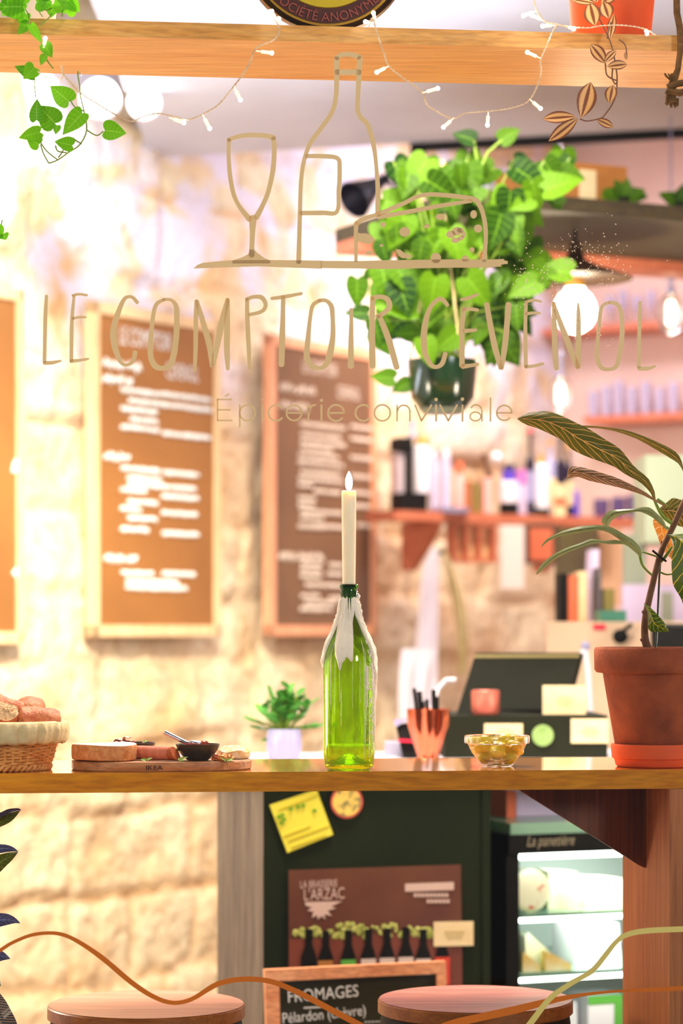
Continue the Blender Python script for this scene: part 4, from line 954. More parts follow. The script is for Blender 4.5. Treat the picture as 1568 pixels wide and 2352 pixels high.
# fluted copper cup with pens
Yv = 5.5; kv = Yv/F; vc = V3(((983-784)*kv, Yv, zt+.001))
t = thing('pen_cup', 'fluted shiny copper cup full of black pens on the counter', 'pen cup', vc)
def flute(r, z, a): return r*(1+.07*math.cos(8*a)*min(1, z/.02)), z
MB().lathe(vc, [(0, 0), (26*kv, 0), (24*kv, 10*kv), (32*kv, 40*kv), (44*kv, 80*kv), (46*kv, 118*kv), (44*kv, 118*kv), (42*kv, 80*kv), (30*kv, 40*kv), (0, 14*kv)], 64, fn=flute).build('cup', M['copper'], t)
for i, (x0, x1, y1) in enumerate(((965, 950, 1580), (972, 962, 1588), (985, 980, 1606), (996, 996, 1584), (1004, 1004, 1600), (978, 970, 1612))):
    tag(MB().tube([V3(((x0-784)*kv, Yv+.01*(i-2.5)*.6, zt+.03)), V3(((x1-784)*kv, Yv+.01*(i-2.5)*.8, ZC+(HY-y1)*kv))], [.0035, .0055 if i % 2 else .0042], 8).build('pen', M['black']), ['black pen leaning furthest left in the copper cup', 'second black pen from the left in the copper cup', 'short black pen in the middle of the copper cup', 'tallest upright black pen at the right of the copper cup', 'black pen at the far right of the copper cup', 'short black pen low in the copper cup'][i], 'pen', 'black pens in the copper cup')
# card terminal
t = thing('card_reader', 'dark card payment terminal with a red stripe beside the copper cup', 'card reader', PY(920, 1745, 5.5))
TR = Frame(*PY(920, 1700, 5.5).xy, 0)
MB().hull8([PY(925,1738,5.590), PY(962,1738,5.590), PY(962,1738,5.730), PY(925,1738,5.730), PY(908,1664,5.610), PY(940,1660,5.610), PY(940,1660,5.650), PY(908,1664,5.650)]).build('body', M['black'], t, smooth=False)
MB().hull8([PY(906,1668,5.600), PY(913,1668,5.600), PY(913,1668,5.670), PY(906,1668,5.670), PY(904,1652,5.600), PY(938,1650,5.600), PY(938,1650,5.650), PY(904,1652,5.650)]).build('screen', M['lilac'], t, smooth=False)
MB().hull8([PY(914,1704,5.584), PY(950,1706,5.584), PY(950,1706,5.600), PY(914,1704,5.600), PY(912,1697,5.584), PY(948,1699,5.584), PY(948,1699,5.600), PY(912,1697,5.600)]).build('stripe', M['redcap'], t, smooth=False)
pbox('receipt_printer', 'grey receipt printer with a slanted lid left of the card terminal', 'printer', mat('grey_plastic', (176, 172, 190), .5), 884, 930, 1706, 1743, 5.7, .1)
tag(MB().tube([PY(1046, 1562, 5.9), PY(1025, 1562, 5.9), PY(1004, 1585, 5.9), PY(994, 1625, 5.85), PY(990, 1660, 5.8)], .006, 8).build('white_cable', M['white']), 'thick white cable looping out behind the register screen', 'cable')
# little succulent
Yp = 5.5; kp = Yp/F; pc = V3(((652-784)*kp, Yp, zt+.001))
t = thing('succulent_plant', 'small bushy green succulent in a pale lilac pot on the white counter', 'plant', pc)
MB().lathe(pc, [(0, 0), (32*kp, 0), (36*kp, 4*kp), (41*kp, 30*kp), (40*kp, 60*kp), (37*kp, 72*kp), (34*kp, 72*kp), (35*kp, 58*kp), (0, 56*kp)], 40).build('pot', M['lilac'], t)
MB().lathe(pc+V3((0, 0, 57*kp)), [(0, 3*kp), (34*kp, 0)], 24).build('soil', M['soil'], t)
b = MB(); r4 = random.Random(4); st = MB()
for i in range(26):
    a_ = r4.uniform(0, 6.28); s_ = r4.uniform(.1, 1); dx = math.cos(a_)*s_; H = (1.25-s_*.55)*r4.uniform(50, 90)
    base = pc+V3((dx*10*kp, math.sin(a_)*s_*10*kp, 62*kp)); tip = pc+V3((dx*60*kp, math.sin(a_)*s_*45*kp, (70+H)*kp))
    st.tube([base, base*.5+tip*.5+V3((0, 0, .008)), tip], [.003, .0024, .002], 6)
    for q in range(6):
        f_ = .35+.13*q; p = base.lerp(tip, min(f_, 1)); an = r4.uniform(0, 6.28)
        d = V3((math.cos(an), math.sin(an), .9)); b.leaf(p, d, V3((-math.cos(an), -math.sin(an), 1)), .032, .017, .1, .1, shape='oval')
for dx, dz in ((-75, 88), (-60, 70), (58, 74), (72, 72), (-30, 150), (-34, 45)):
    base = pc+V3((0, 0, 64*kp)); tip = pc+V3((dx*kp, 0, (dz+2)*kp)); st.tube([base, base.lerp(tip, .5)+V3((0, 0, .006)), tip], [.003, .002, .0015], 6)
    for q in range(5):
        p = base.lerp(tip, .6+.1*q); b.leaf(p, (tip-base).normalized()+V3((0, r4.uniform(-.8, .8), .4)), (0, -.5, 1), .022, .011, .1, .1, shape='oval')
b.build('foliage', M['succulent'], t); st.build('stem', M['vine'], t)

# ================================================================== hanging wooden shelf unit
HS = Frame(*PY(1260, 483, 6.3).xy, 26); hz = ZC+(HY-483)/F*6.3
u0 = HS.u(838)+.27; t = thing('overhead_shelf', 'thick dark wooden shelf hanging over the shop counter', 'shelf', HS.w(.5, .3, hz))
MB().box(HS, u0, 1.4, 0, .72, hz, hz+.038).build('plank', M['darkwood'], t, smooth=False)
MB().box(HS, u0, 1.4, .60, .72, hz-.03, hz-.0005).build('batten', M['orangewood'], t, smooth=False)
for u in (1.25,):
    MB().tube([HS.w(u, .1, hz+.0385), HS.w(u, .1, 3.29)], .008, 8).build('rod', M['black'], t)
hy = lambda px, d: HS.at(px, 400, d).y
def onhs(x0, x1, y0, dp, d, m, lb, name, extra=None):
    u_0, u_1 = HS.u(x0, d), HS.u(x1, d); z1 = HS.uz(x0, y0, d)[1]
    t = thing(name, lb, 'box', HS.w((u_0+u_1)/2, d, hz+.0385))
    MB().box(HS, u_0, u_1, d, d+dp, hz+.0385, z1).build('body', m, t, smooth=False)
    for nm, ms, (a_, b2, c2, e2) in extra or ():
        H = z1-hz-.0385; W_ = u_1-u_0
        MB().box(HS, u_0+a_*W_, u_0+b2*W_, d-.002, d, hz+.0385+c2*H, hz+.0385+e2*H).build(nm, ms, t, smooth=False)
onhs(1248, 1440, 366, .25, .12, M['cardboard'], 'brown cardboard box on the overhead shelf', 'cardboard_box', [('paper_label', M['cream'], (.42, .62, .1, .85))])
onhs(1128, 1236, 384, .2, .41, M['lilacsheet'], 'pale pinkish box left of the cardboard box on the overhead shelf', 'storage_box')
# pendant with a big round bulb
Ypd = 6.62; kq = Ypd/F; pcx = (1320-784)*kq; pz = ZC+(HY-640)*kq
t = thing('pendant_lamp', 'dark cone pendant lamp with a glowing round bulb', 'pendant lamp', V3((pcx, Ypd, pz)))
MB().lathe((pcx, Ypd, pz), [(133*kq, 0), (60*kq, 26*kq), (26*kq, 42*kq), (16*kq, 60*kq), (13*kq, 84*kq), (0, 86*kq), (11*kq, 80*kq), (14*kq, 58*kq), (24*kq, 38*kq), (58*kq, 22*kq), (133*kq, -2*kq)], 48).build('shade', mat('bronze_shade', (70, 50, 30), .45, .3), t)
MB().tube([V3((pcx, Ypd, pz+84*kq)), V3((pcx, Ypd, hz-.001))], .005, 8).build('cord', M['black'], t)
MB().lathe((pcx, Ypd, pz-22*kq), [(22*kq, 0), (22*kq, 40*kq)], 20).build('socket', M['gold'], t)
MB().lathe((pcx, Ypd, pz-126*kq), [(0, 0), (18*kq, 4*kq), (36*kq, 16*kq), (46*kq, 34*kq), (49*kq, 52*kq), (46*kq, 70*kq), (36*kq, 88*kq), (24*kq, 98*kq), (21*kq, 108*kq)], 32).build('bulb', M['bulb'], t)
light('POINT', 'pendant_light', (pcx, Ypd, pz-.16), (0, 0, 0), 8, (1, .84, .6), .05)
# two little bulbs further back
M['minibulb'] = mat('small_bulb_glow', (255, 255, 255), .3, emit=(255, 236, 196), es=4)
def mini(px, py, Y, lb, s=1, grp=None):
    k = Y/F; c = PY(px, py, Y); t = thing('hanging_bulb', lb, 'pendant lamp', c, grp)
    MB().lathe(c, [(0, -24*k*s), (6*k*s, -20*k*s), (6.5*k*s, 10*k*s), (5*k*s, 20*k*s), (0, 22*k*s)], 16).build('filament', M['minibulb'], t)
    MB().lathe(c, [(0, -44*k*s), (20*k*s, -34*k*s), (28*k*s, -8*k*s), (24*k*s, 24*k*s), (10*k*s, 40*k*s)], 20).build('glass', M['clearglass'], t)
    for q in range(3): MB().ball(c+V3((0, 0, (48+q*20)*k*s)), 9*k*s).build('bead', M['lilac'], t)
    MB().tube([c+V3((0, 0, 95*k*s)), V3((c.x, c.y, 3.29))], .003, 6).build('cord', M['lilac'], t)
mini(1286, 906, 8.6, 'small hanging filament bulb above the shelf of bottles', 1)
mini(1540, 720, 7.6, 'hanging glass bulb at the right edge above the high shelves', 1.15)
# black clip spotlight
t = thing('clip_spotlight', 'black cone spotlight on a short arm under the ceiling rail', 'spotlight', PY(860, 450, 8.0))
k = 8.0/F; ax = PY(808, 462, 7.9)-PY(888, 408, 8.0); L_ = ax.length; axn = ax.normalized()
MB().lathe(PY(888, 408, 8.0), [(0, -.004), (12*k, 0), (16*k, L_*.25), (26*k, L_*.5), (46*k, L_*.95), (44*k, L_*.95), (22*k, L_*.5), (0, L_*.4)], 28, axis=axn).build('shade', M['blackmetal'], t)
MB().tube([PY(884, 412, 8.0), PY(900, 424, 8.0), PY(935, 426, 8.02), PY(952, 432, 8.04)], .009, 8).build('arm', M['blackmetal'], t)
MB().tube([PY(914, 424, 8.0), PY(914, 396, 8.0)], .006, 8).build('knob', M['blackmetal'], t)
MB().tube([PY(954, 436, 8.05), PY(957, 404, 8.07)], .012, 8).build('clamp', M['blackmetal'], t)
# high shelves with glassware on the back wall
for i, (pxa, pya, th, lb) in enumerate(((1500, 966, .03, 'lower pink-orange shelf of glasses on the back wall'), (1450, 757, .028, 'upper orange shelf of glasses on the back wall'))):
    d = -.2; z = BAK.uz(pxa, pya, d)[1]; ua = BAK.u(1340 if i == 0 else 1228, d)
    tag(MB().box(BAK, ua, 1.6, d, -.001, z, z+th).build('glass_shelf', M['orangewood'], smooth=False), lb, 'shelf')
    xs = (1362,1392,1420,1450,1482,1514,1546) if i == 0 else (1262,1400,1430,1462,1494)
    for j, x in enumerate(xs):
        c = BAK.at(x, HY, -.10); k = c.y/F; r = 11*k; h = (62 + (j*37 % 5)*5)*k
        pr = [(0, .001), (r, .001), (r*1.1, h), (r*1.0, h), (r*.9, .006), (0, .006)] if i == 0 else [(0, .001), (r*.8, .001), (r*.1, .006), (r*.1, h*.4), (r*.9, h*.55), (r, h), (r*.94, h), (r*.8, h*.58), (0, h*.45)]
        tag(MB().lathe((c.x, c.y, z+th), pr, 18).build('tumbler' if i == 0 else 'wine_glass', M['frost']), ('pale drinking glass standing on the lower back shelf' if i == 0 else 'stemmed glass standing on the upper back shelf'), 'glass', 'tumblers on the lower back shelf' if i == 0 else 'stemmed glasses on the upper back shelf')

# ================================================================== lit fridge
FG = Frame(*PY(1163, 2000, 5.55).xy, 22)
fu = lambda px, d=0: FG.u(px, d)
fz = lambda px, py, d=0: FG.uz(px, py, d)[1]
ue = fu(1163)+.62; ul = fu(1163); zf = fz(1170, 1890)
t = thing('display_fridge', 'black-framed glass display fridge glowing green-white with cheeses', 'display fridge', FG.w(.3, 0, 0))
b = MB(); u1 = fu(1192)
b.box(FG, ul, u1, 0, .5, 0, fz(1163, 1916)); b.box(FG, ue-.03, ue, 0, .5, 0, fz(1163, 1916)); b.box(FG, u1, ue-.03, .46, .5, 0, fz(1163, 1916)); b.box(FG, u1, ue-.03, 0, .46, 0, .18)
b.build('body', M['black'], t, smooth=False)
MB().box(FG, ul, ue, -.012, .5, fz(1163, 1962), fz(1163, 1919)).build('header', M['black'], t, smooth=False)
MB().box(FG, ul, ue, -.02, .5, fz(1163, 1916), zf).build('glass_top', mat('pale_green_glass', (170, 220, 190), .2, trans=.3), t, smooth=False)
tb = MB(); u, z = FG.uz(1208, 1944, -.012); tb.text(FG, 'La panetière', u, z, .034, -.0125, .001, sx=.68, shear=.3)
tb.build('lettering', mat('faded_gold', (170, 160, 130), .7), t, smooth=False)
MB().box(FG, u1, ue-.03, .455, .459, .19, fz(1163, 1964)).build('back_panel', mat('fridge_white', (225, 235, 228), .5), t, smooth=False)
def ledge(y0, y1, nm, m, d0, d1): MB().box(FG, u1+.001, ue-.031, d0, d1, fz(1192, y1), fz(1192, y0)).build(nm, m, t, smooth=False)
ledge(1966, 1975, 'light_strip', M['fridgeglow'], .005, .03); ledge(2112, 2122, 'light_strip', M['fridgeglow'], .02, .04); ledge(2250, 2260, 'light_strip', M['fridgeglow'], .02, .04)
gsm = mat('shelf_glass', (120, 160, 140), .15, trans=.3)
ledge(2102, 2111, 'shelf', gsm, .01, .42); ledge(2239, 2249, 'shelf', gsm, .01, .42)
light('AREA', 'fridge_light', FG.w((u1+ue)/2, .12, fz(1192, 1980)), FG.w((u1+ue)/2, .2, 0), 1.3, (.93, 1, .93), .3)
light('AREA', 'fridge_light_low', FG.w((u1+ue)/2, .12, fz(1192, 2128)), FG.w((u1+ue)/2, .22, 0), 1.0, (.93, 1, .93), .3)
M['cheesewhite'] = mat('wrapped_cheese', (236, 238, 214), .5, c2=(206, 214, 160), scale=14)
M['cheeseyellow'] = mat('yellow_rind', (226, 190, 70), .6, c2=(240, 232, 200), scale=20)
zsa = fz(1192, 2101.5); zsb = fz(1192, 2238.5)
def fbox(x0, x1, y0, zb, d, dp, m, lb, name='cheese_block', cat='cheese'):
    ua, ub = fu(x0, d), fu(x1, d); z1 = fz(x0, y0, d)
    fr = [FG.w(ua, d, zb), FG.w(ub, d, zb), FG.w(ub, d+dp, zb), FG.w(ua, d+dp, zb)]
    h = z1-zb; top = [FG.w(ua+.004, d+.004, z1), FG.w(ub-.004, d+.004, z1-.004), FG.w(ub-.004, d+dp, z1-.006), FG.w(ua+.004, d+dp, z1)]
    return tag(MB().hull8(fr+top).build(name, m, smooth=False), lb, cat, 'wrapped cheeses in the lit fridge')
c = FG.w(fu(1212, .06), .06, (zsa+fz(1212, 1995, .06))/2); rr_ = (fz(1212, 1995, .06)-zsa)/2
t2 = thing('round_cheese', 'round cheese standing on edge with a red and white label', 'cheese', FG.w(fu(1212, .06), .06, zsa))
MB().lathe(c, [(0, -.015), (rr_, -.015), (rr_, .02), (0, .02)], 32, axis=FG.N).build('wheel', M['cheesewhite'], t2)
MB().lathe(c-FG.N*.0165, [(0, 0), (rr_*.86, 0), (rr_*.86, .001), (0, .001)], 28, axis=FG.N).build('label', mat('cheese_label', (226, 220, 190), .6, c2=(200, 70, 60), scale=22, contrast=(.55, .6)), t2)
fbox(1258, 1331, 2002, zsa, .08, .08, M['cheesewhite'], 'tall wrapped cheese block on the top fridge shelf')
fbox(1345, 1435, 2018, zsa, .1, .1, M['cheesewhite'], 'wide wrapped cheese block at the right of the top fridge shelf')
fbox(1320, 1425, 2122, zsb, .12, .12, M['white'], 'large white wrapped cheese on the lower fridge shelf')
d = .06; A_ = [(1206, 2150), (1214, 2142), (1300, 2225), (1300, 2238), (1206, 2238)]
zl = lambda x, y: FG.at(x, y, d)
w3 = [zl(*q) for q in A_]; 
for q in (3, 4): w3[q].z = zsb
tag(MB().prism(w3, FG.N*.08).build('cheese_wedge', M['cheesewhite'], smooth=False), 'pale sloping wedge of cheese at the left of the lower fridge shelf', 'cheese', 'wrapped cheeses in the lit fridge')
for x0, x1, lb in ((1200, 1240, 'thin slice of yellow-rind cheese at the left of the lower shelf'), (1252, 1312, 'crumpled yellow-rind cheese slice in front of the white block')):
    b = MB(); p0, p1 = FG.w(fu(x0, .03), .03, zsb), FG.w(fu(x1, .03), .03, zsb)
    pts = [p0, p1, p1+V3((0, 0, .012)), p0.lerp(p1, .5)+V3((0, 0, .03)), p0+V3((0, 0, .045))]
    tag(b.prism(pts, FG.N*.02).build('cheese_slice', M['cheeseyellow'], smooth=False), lb, 'cheese')
zfl = .181
fbox(1285, 1330, 2300, zfl, .12, .1, M['white'], 'white carton low in the fridge behind the stool', 'carton', 'carton')
t3 = thing('carton', 'green and white carton at the bottom right of the fridge', 'carton', FG.w(fu(1390, .1), .1, zfl))
ua, ub = fu(1350, .1), fu(1428, .1); z1 = fz(1350, 2288, .1)
MB().box(FG, ua, ub, .1, .2, zfl, z1).build('body', M['white'], t3, smooth=False)
MB().box(FG, ua, ub, .098, .0995, z1-.02, z1).build('green_band', M['greenlabel'], t3, smooth=False); MB().box(FG, ub-.02, ub, .098, .0995, zfl, z1-.0205).build('green_side', M['greenlabel'], t3, smooth=False)
tag(MB().box(FG, fu(1186, .15), fu(1300, .15), .15, .35, zf+.001, fz(1200, 1822, .15)).build('storage_box', M['lilacsheet'], smooth=False), 'pale lilac box on top of the display fridge', 'box')
tag(MB().box(FG, fu(1163, .12), fu(1184, .12), .12, .35, zf+.001, fz(1170, 1815, .12)).build('orange_box', M['orangemat'], smooth=False), 'narrow orange box beside the lilac box on the fridge', 'box')

# ================================================================== big hanging pothos
Yh = 5.75; kh = Yh/F; hc = V3(((1016-784)*kh, Yh, ZC+(HY-936)*kh))
t = thing('hanging_pothos', 'big hanging pothos spilling leaves from a dark green pot', 'plant', hc)
MB().lathe(hc, [(0, 0), (56*kh, 0), (60*kh, 6*kh), (72*kh, 22*kh), (80*kh, 100*kh), (80*kh, 108*kh), (75*kh, 108*kh), (72*kh, 60*kh), (0, 60*kh)], 40).build('pot', mat('green_pot', (22, 46, 24), .18, coat=.4), t)
MB().lathe(hc-V3((0, 0, .014)), [(0, 0), (44*kh, 0), (56*kh, 12*kh), (50*kh, 12*kh), (0, 4*kh)], 32).build('saucer', mat('green_saucer', (120, 130, 110), .3), t)
MB().lathe(hc+V3((0, 0, 98*kh)), [(0, 0), (74*kh, 0)], 24).build('soil', M['soil'], t)
b = MB(); st = MB(); r5 = random.Random(21)
blobs = [(925,540,50,40,9), (985,455,75,60,15), (1075,430,60,45,14), (1150,520,60,60,15), (960,570,80,50,12), (1060,600,90,60,16), (1180,610,50,60,14), (940,670,70,55,14), (1050,710,80,60,14), (1150,720,60,50,12), (1010,790,60,30,6), (900,770,35,50,5), (1235,640,35,30,6), (1235,420,30,40,5), (1290,400,40,20,5), (1110,790,30,30,3)]
def PH(x, y, d=0): return PY(x, y, Yh+d)
for cx, cy, sx, sy, n in blobs:
    for i in range(n):
        x = cx + r5.uniform(-1, 1)*sx; y = cy + r5.uniform(-1, 1)*sy; dy = r5.uniform(-.12, .12)
        an = r5.gauss(-1.57, .75); d = V3((math.cos(an), r5.uniform(-.4, .2), math.sin(an)))
        nr = V3((r5.uniform(-.6, .6), -1, r5.uniform(-.1, .9))); L_ = r5.uniform(.055, .09)
        p = PH(x, y, dy) - d.normalized()*L_*.5
        b.leaf(p, d, nr, L_, L_*.82, .22, .2)
        if i % 3 == 0:
            q = hc+V3((r5.uniform(-.04, .04), r5.uniform(-.04, .04), .1)); st.tube([q, q.lerp(p, .5)+V3((0, 0, .05)), p], .0022, 5, caps=False)
for base, tip, wd in (((1088,322),(1038,304),1), ((1150,322),(1194,294),1), ((1090,850),(852,880),.35), ((905,870),(850,862),1), ((940,880),(905,895),1.0), ((1135,760),(1196,840),1.1), ((1120,770),(1132,828),1), ((1165,700),(1224,770),.9), ((820,640),(820,710),.9), ((850,640),(870,600),1), ((845,720),(790,718),.9), ((1250,440),(1215,395),1.2), ((1270,440),(1262,380),1.5), ((1285,395),(1345,410),1), ((1290,470),(1252,450),1), ((1205,480),(1250,520),1.0), ((1220,640),(1265,660),1.4)):
    if base == (1090, 850): continue
    p, q = PH(*base), PH(*tip); d = q-p; b.leaf(p, d, (0.15, -1, .25), max(d.length, .045), max(d.length, .045)*.85*wd, .2, .1)
for q in ([(1100,390),(1092,350),(1088,324)], [(1098,400),(1120,350),(1152,322)], [(1205,440),(1200,560),(1190,600)], [(1040,470),(1050,560)]):
    st.tube([PH(x, y) for x, y in q], .003, 6)
b.build('foliage', M['pothos2'], t); st.build('stem', M['vine'], t)
cdm = mat('hanger_cord', (220, 196, 140), .8)
hb = MB()
for q in ((-1, 0), (.5, .85), (.5, -.85)):
    hb.tube([hc+V3((q[0]*78*kh, q[1]*78*kh, 104*kh)), V3((hc.x, hc.y, hz-.05))], .0025, 6)
hb.tube([V3((hc.x, hc.y, hz-.06)), V3((hc.x, hc.y, hz+.02)), HS.w(u0+.02, -.006, hz+.02)], .004, 6)
hb.build('hanger', cdm, t)
# small trailing plants at the front edge of the overhead shelf
for cx, cy, n, lb in ((1432, 432, 9, 'small clump of green leaves on the overhead shelf right of the cardboard box'), (1560, 468, 5, 'tiny clump of green leaves on the overhead shelf at the right edge')):
    d0 = .06; p0 = HS.at(cx, 400, d0); p0.z = hz+.0385; k = p0.y/F
    t = thing('trailing_plant', lb, 'plant', p0)
    MB().lathe(p0, [(0, .001), (.012, .001), (.016, .022), (.013, .022), (0, .018)], 16).build('pot', M['green_panel'], t)
    b = MB()
    for i in range(n):
        an = r5.uniform(.1, 3.0); d = V3((math.cos(an), -.3, math.sin(an)*.8)); b.leaf(p0+V3((math.cos(an)*.01, 0, .02)), d, (0, -1, .5), .05, .045, .2, .3)
    b.build('foliage', M['pothos2'], t)
# ================================================================== on the bar
def on(px, v, z=ZB):  # point on the bar top under pixel column px at depth v
    p = WIN.at(px, HY, v); return V3((p.x, p.y, z))
sc_at = lambda p: F/p.y
# --- green bottle, wax, candle
bc = on(801, .062); k = bc.y/F
pr = [(0, 6), (30, 1), (46, 0), (54, 3), (58, 14), (59, 60), (59.5, 245), (58, 262), (54, 278), (47, 296), (39, 312), (30, 334), (22, 356), (18, 380), (17.2, 398), (19.5, 400), (20, 408), (18, 410), (17.6, 413), (20.5, 415), (20.5, 422), (18.5, 424)]
inn = [(15.5, 424), (15, 398), (15.5, 380), (19.5, 356), (27.5, 334), (36.5, 312), (44.5, 296), (51, 278), (55, 262), (56.5, 245), (56, 60), (55, 20), (48, 12), (30, 16), (12, 30), (0, 33)]
t = thing('wine_bottle', 'green glass wine bottle crusted with candle wax, standing mid-bar', 'bottle', bc)
H_ = 1.0
MB().lathe(bc+V3((0, 0, .0005)), [(r*k, h*k) for r, h in pr+inn], 64).build('glass', M['greenglass'], t)
def brad(h):
    for (r0, h0), (r1, h1) in zip(pr[4:], pr[5:]):
        if h0 <= h <= h1: return r0+(r1-r0)*(h-h0)/max(h1-h0, 1e-6)
    return 17
# wax sheet: a ragged curtain, thick and lumpy, open in places
def waxsheet():
    b = MB(); n, mlev = 120, 60; rw = random.Random(9)
    low = []
    for j in range(n):
        a = 2*math.pi*j/n  # camera side is a = -90deg
        da = (math.degrees(a)+90+180) % 360-180    # 0 at the viewer, + to the right
        # lower edge in px above base as seen in the photo
        key = [(-180, 300), (-100, 240), (-75, 230), (-62, 285), (-55, 330), (-48, 330), (-40, 290), (-25, 240), (-20, 222), (-14, 245), (-4, 262), (4, 244), (10, 252), (14, 330), (22, 345), (30, 362), (40, 350), (48, 330), (56, 290), (66, 230), (78, 190), (90, 150), (110, 220), (180, 300)]
        for (a0, y0), (a1, y1) in zip(key, key[1:]):
            if a0 <= da <= a1: lo = y0+(y1-y0)*(da-a0)/(a1-a0); break
        low.append(lo + 10*noise.noise(V3((j*.5, 0, 4))))
    top = [394 + (8 if abs(((360*j/n+270+180) % 360)-180) > 25 else 0)*noise.noise(V3((j*.3, 2, 0))) - (28 if (8 < (j*3-270) % 360 < 14 or abs((j*3-262) % 360) < 6) else 0) for j in range(n)]
    vs = []
    for layer in (0, 1):
        for i in range(mlev+1):
            for j in range(n):
                f_ = i/mlev; h = top[j]*(1-f_)+low[j]*f_; a = 2*math.pi*j/n; r = brad(h)
                th = 0
                if layer == 0:
                    ln = abs(noise.noise(V3((math.cos(a)*3.2, math.sin(a)*3.2, h*.004))))*8 + 2.0 + 2.4*noise.noise(V3((j*.45, h*.05, 1)))
                    right = max(0, math.cos(a)); ln += right*2.5*(1+noise.noise(V3((h*.08, 3, j*.2))))
                    th = max(.8, ln)*min(1, (1-f_)*8+.25)*min(1, f_*10+.3)
                vs.append(bc + V3(((r+th+.1)*k*math.cos(a), (r+th+.1)*k*math.sin(a), h*k)))
    q = (mlev+1)*n
    fs = [(i*n+j, i*n+(j+1) % n, (i+1)*n+(j+1) % n, (i+1)*n+j) for i in range(mlev) for j in range(n)]
    fs += [tuple(q+x for x in f[::-1]) for f in fs[:]]
    fs += [(j, (j+1) % n, q+(j+1) % n, q+j) for j in range(n)] + [(mlev*n+j, mlev*n+(j+1) % n, q+mlev*n+(j+1) % n, q+mlev*n+j) for j in range(n)]
    b.add(vs, fs)
    # runs of wax down the glass, heavier at the right
    for i in range(46):
        da = rw.choice((rw.uniform(35, 95), rw.uniform(55, 92), rw.uniform(-95, 40))); a = math.radians(da-90)
        h1 = rw.uniform(230, 300); h0 = rw.uniform(20, 200) if da > 35 else rw.uniform(60, 235)
        pts = []; rs_ = []; w0 = rw.uniform(.5, 1.5) if da > 40 else rw.uniform(.25, .6)
        m_ = 14
        for q in range(m_+1):
            h = h1+(h0-h1)*q/m_; aa = a+.02*noise.noise(V3((q*.6, i, 0))); r = brad(h)+w0*.35
            pts.append(bc+V3((r*k*math.cos(aa), r*k*math.sin(aa), h*k))); rs_.append(w0*k*(1+.7*noise.noise(V3((q*1.3, i*3, 1))))*(.5 if q in (0, m_) else 1))
        b.tube(pts, rs_, 6)
        if da > 40: b.ball(pts[-1], w0*1.5*k, w0*1.2*k, w0*2.2*k, 8, 6)
    for i in range(150):
        da = rw.uniform(50, 96); a = math.radians(da-90); h = rw.uniform(80, 300); r = brad(h)+.6; s_ = rw.uniform(.8, 2.6)
        b.ball(bc+V3((r*k*math.cos(a), r*k*math.sin(a), h*k)), s_*k, s_*k, s_*k*1.5, 7, 5)
    for da, h, s_ in ((90, 396, 6), (88, 372, 7), (80, 380, 6), (95, 360, 8), (92, 384, 5), (88, 345, 6), (-88, 350, 5), (-95, 340, 5), (85, 325, 5)):
        a = math.radians(da-90); r = brad(h)+2.5; b.ball(bc+V3((r*k*math.cos(a), r*k*math.sin(a), h*k)), s_*k, s_*k, s_*k*1.3, 9, 7, bump=.4, seed=h)
    return b
MB().lathe(bc, [(r*k, h*k) for r, h in [(17.9, 384), (18.2, 398), (20.4, 400), (20.9, 408), (18.8, 410), (18.6, 413), (21.4, 415), (21.4, 422.5), (18.8, 425), (15.3, 425), (15.2, 418)]], 48).build('neck_lip', M['greenlip'], t)
waxsheet().build('wax_drips', M['wax'], t, auto=180)
t2 = thing('candle', 'tall cream candle burning in the neck of the green bottle', 'candle', bc+V3((0, 0, 395*k)))
top = HY and (ZC+(HY-1127)*k)
MB().lathe(bc, [(0, 396*k), (14.5*k, 397*k), (15*k, 430*k), (16.5*k, 560*k), (17*k, top-ZB-4*k), (15.5*k, top-ZB), (10*k, top-ZB-1.5*k), (0, top-ZB-3*k)], 40).build('body', M['candle'], t2)
MB().tube([bc+V3((0, 0, top-ZB-2.5*k)), bc+V3((0, 0, top-ZB+5*k))], 1*k, 6).build('wick', M['wick'], t2)
MB().lathe(bc, [(0, top-ZB+1*k), (6*k, top-ZB+4*k), (8.5*k, top-ZB+15*k), (7.5*k, top-ZB+27*k), (4.5*k, top-ZB+37*k), (0, top-ZB+45*k)], 24).build('flame', M['flame'], t2)
light('POINT', 'candle_light', bc+V3((0, -.0, top-ZB+.03)), (0, 0, 0), .12, (1, .75, .5), .008)
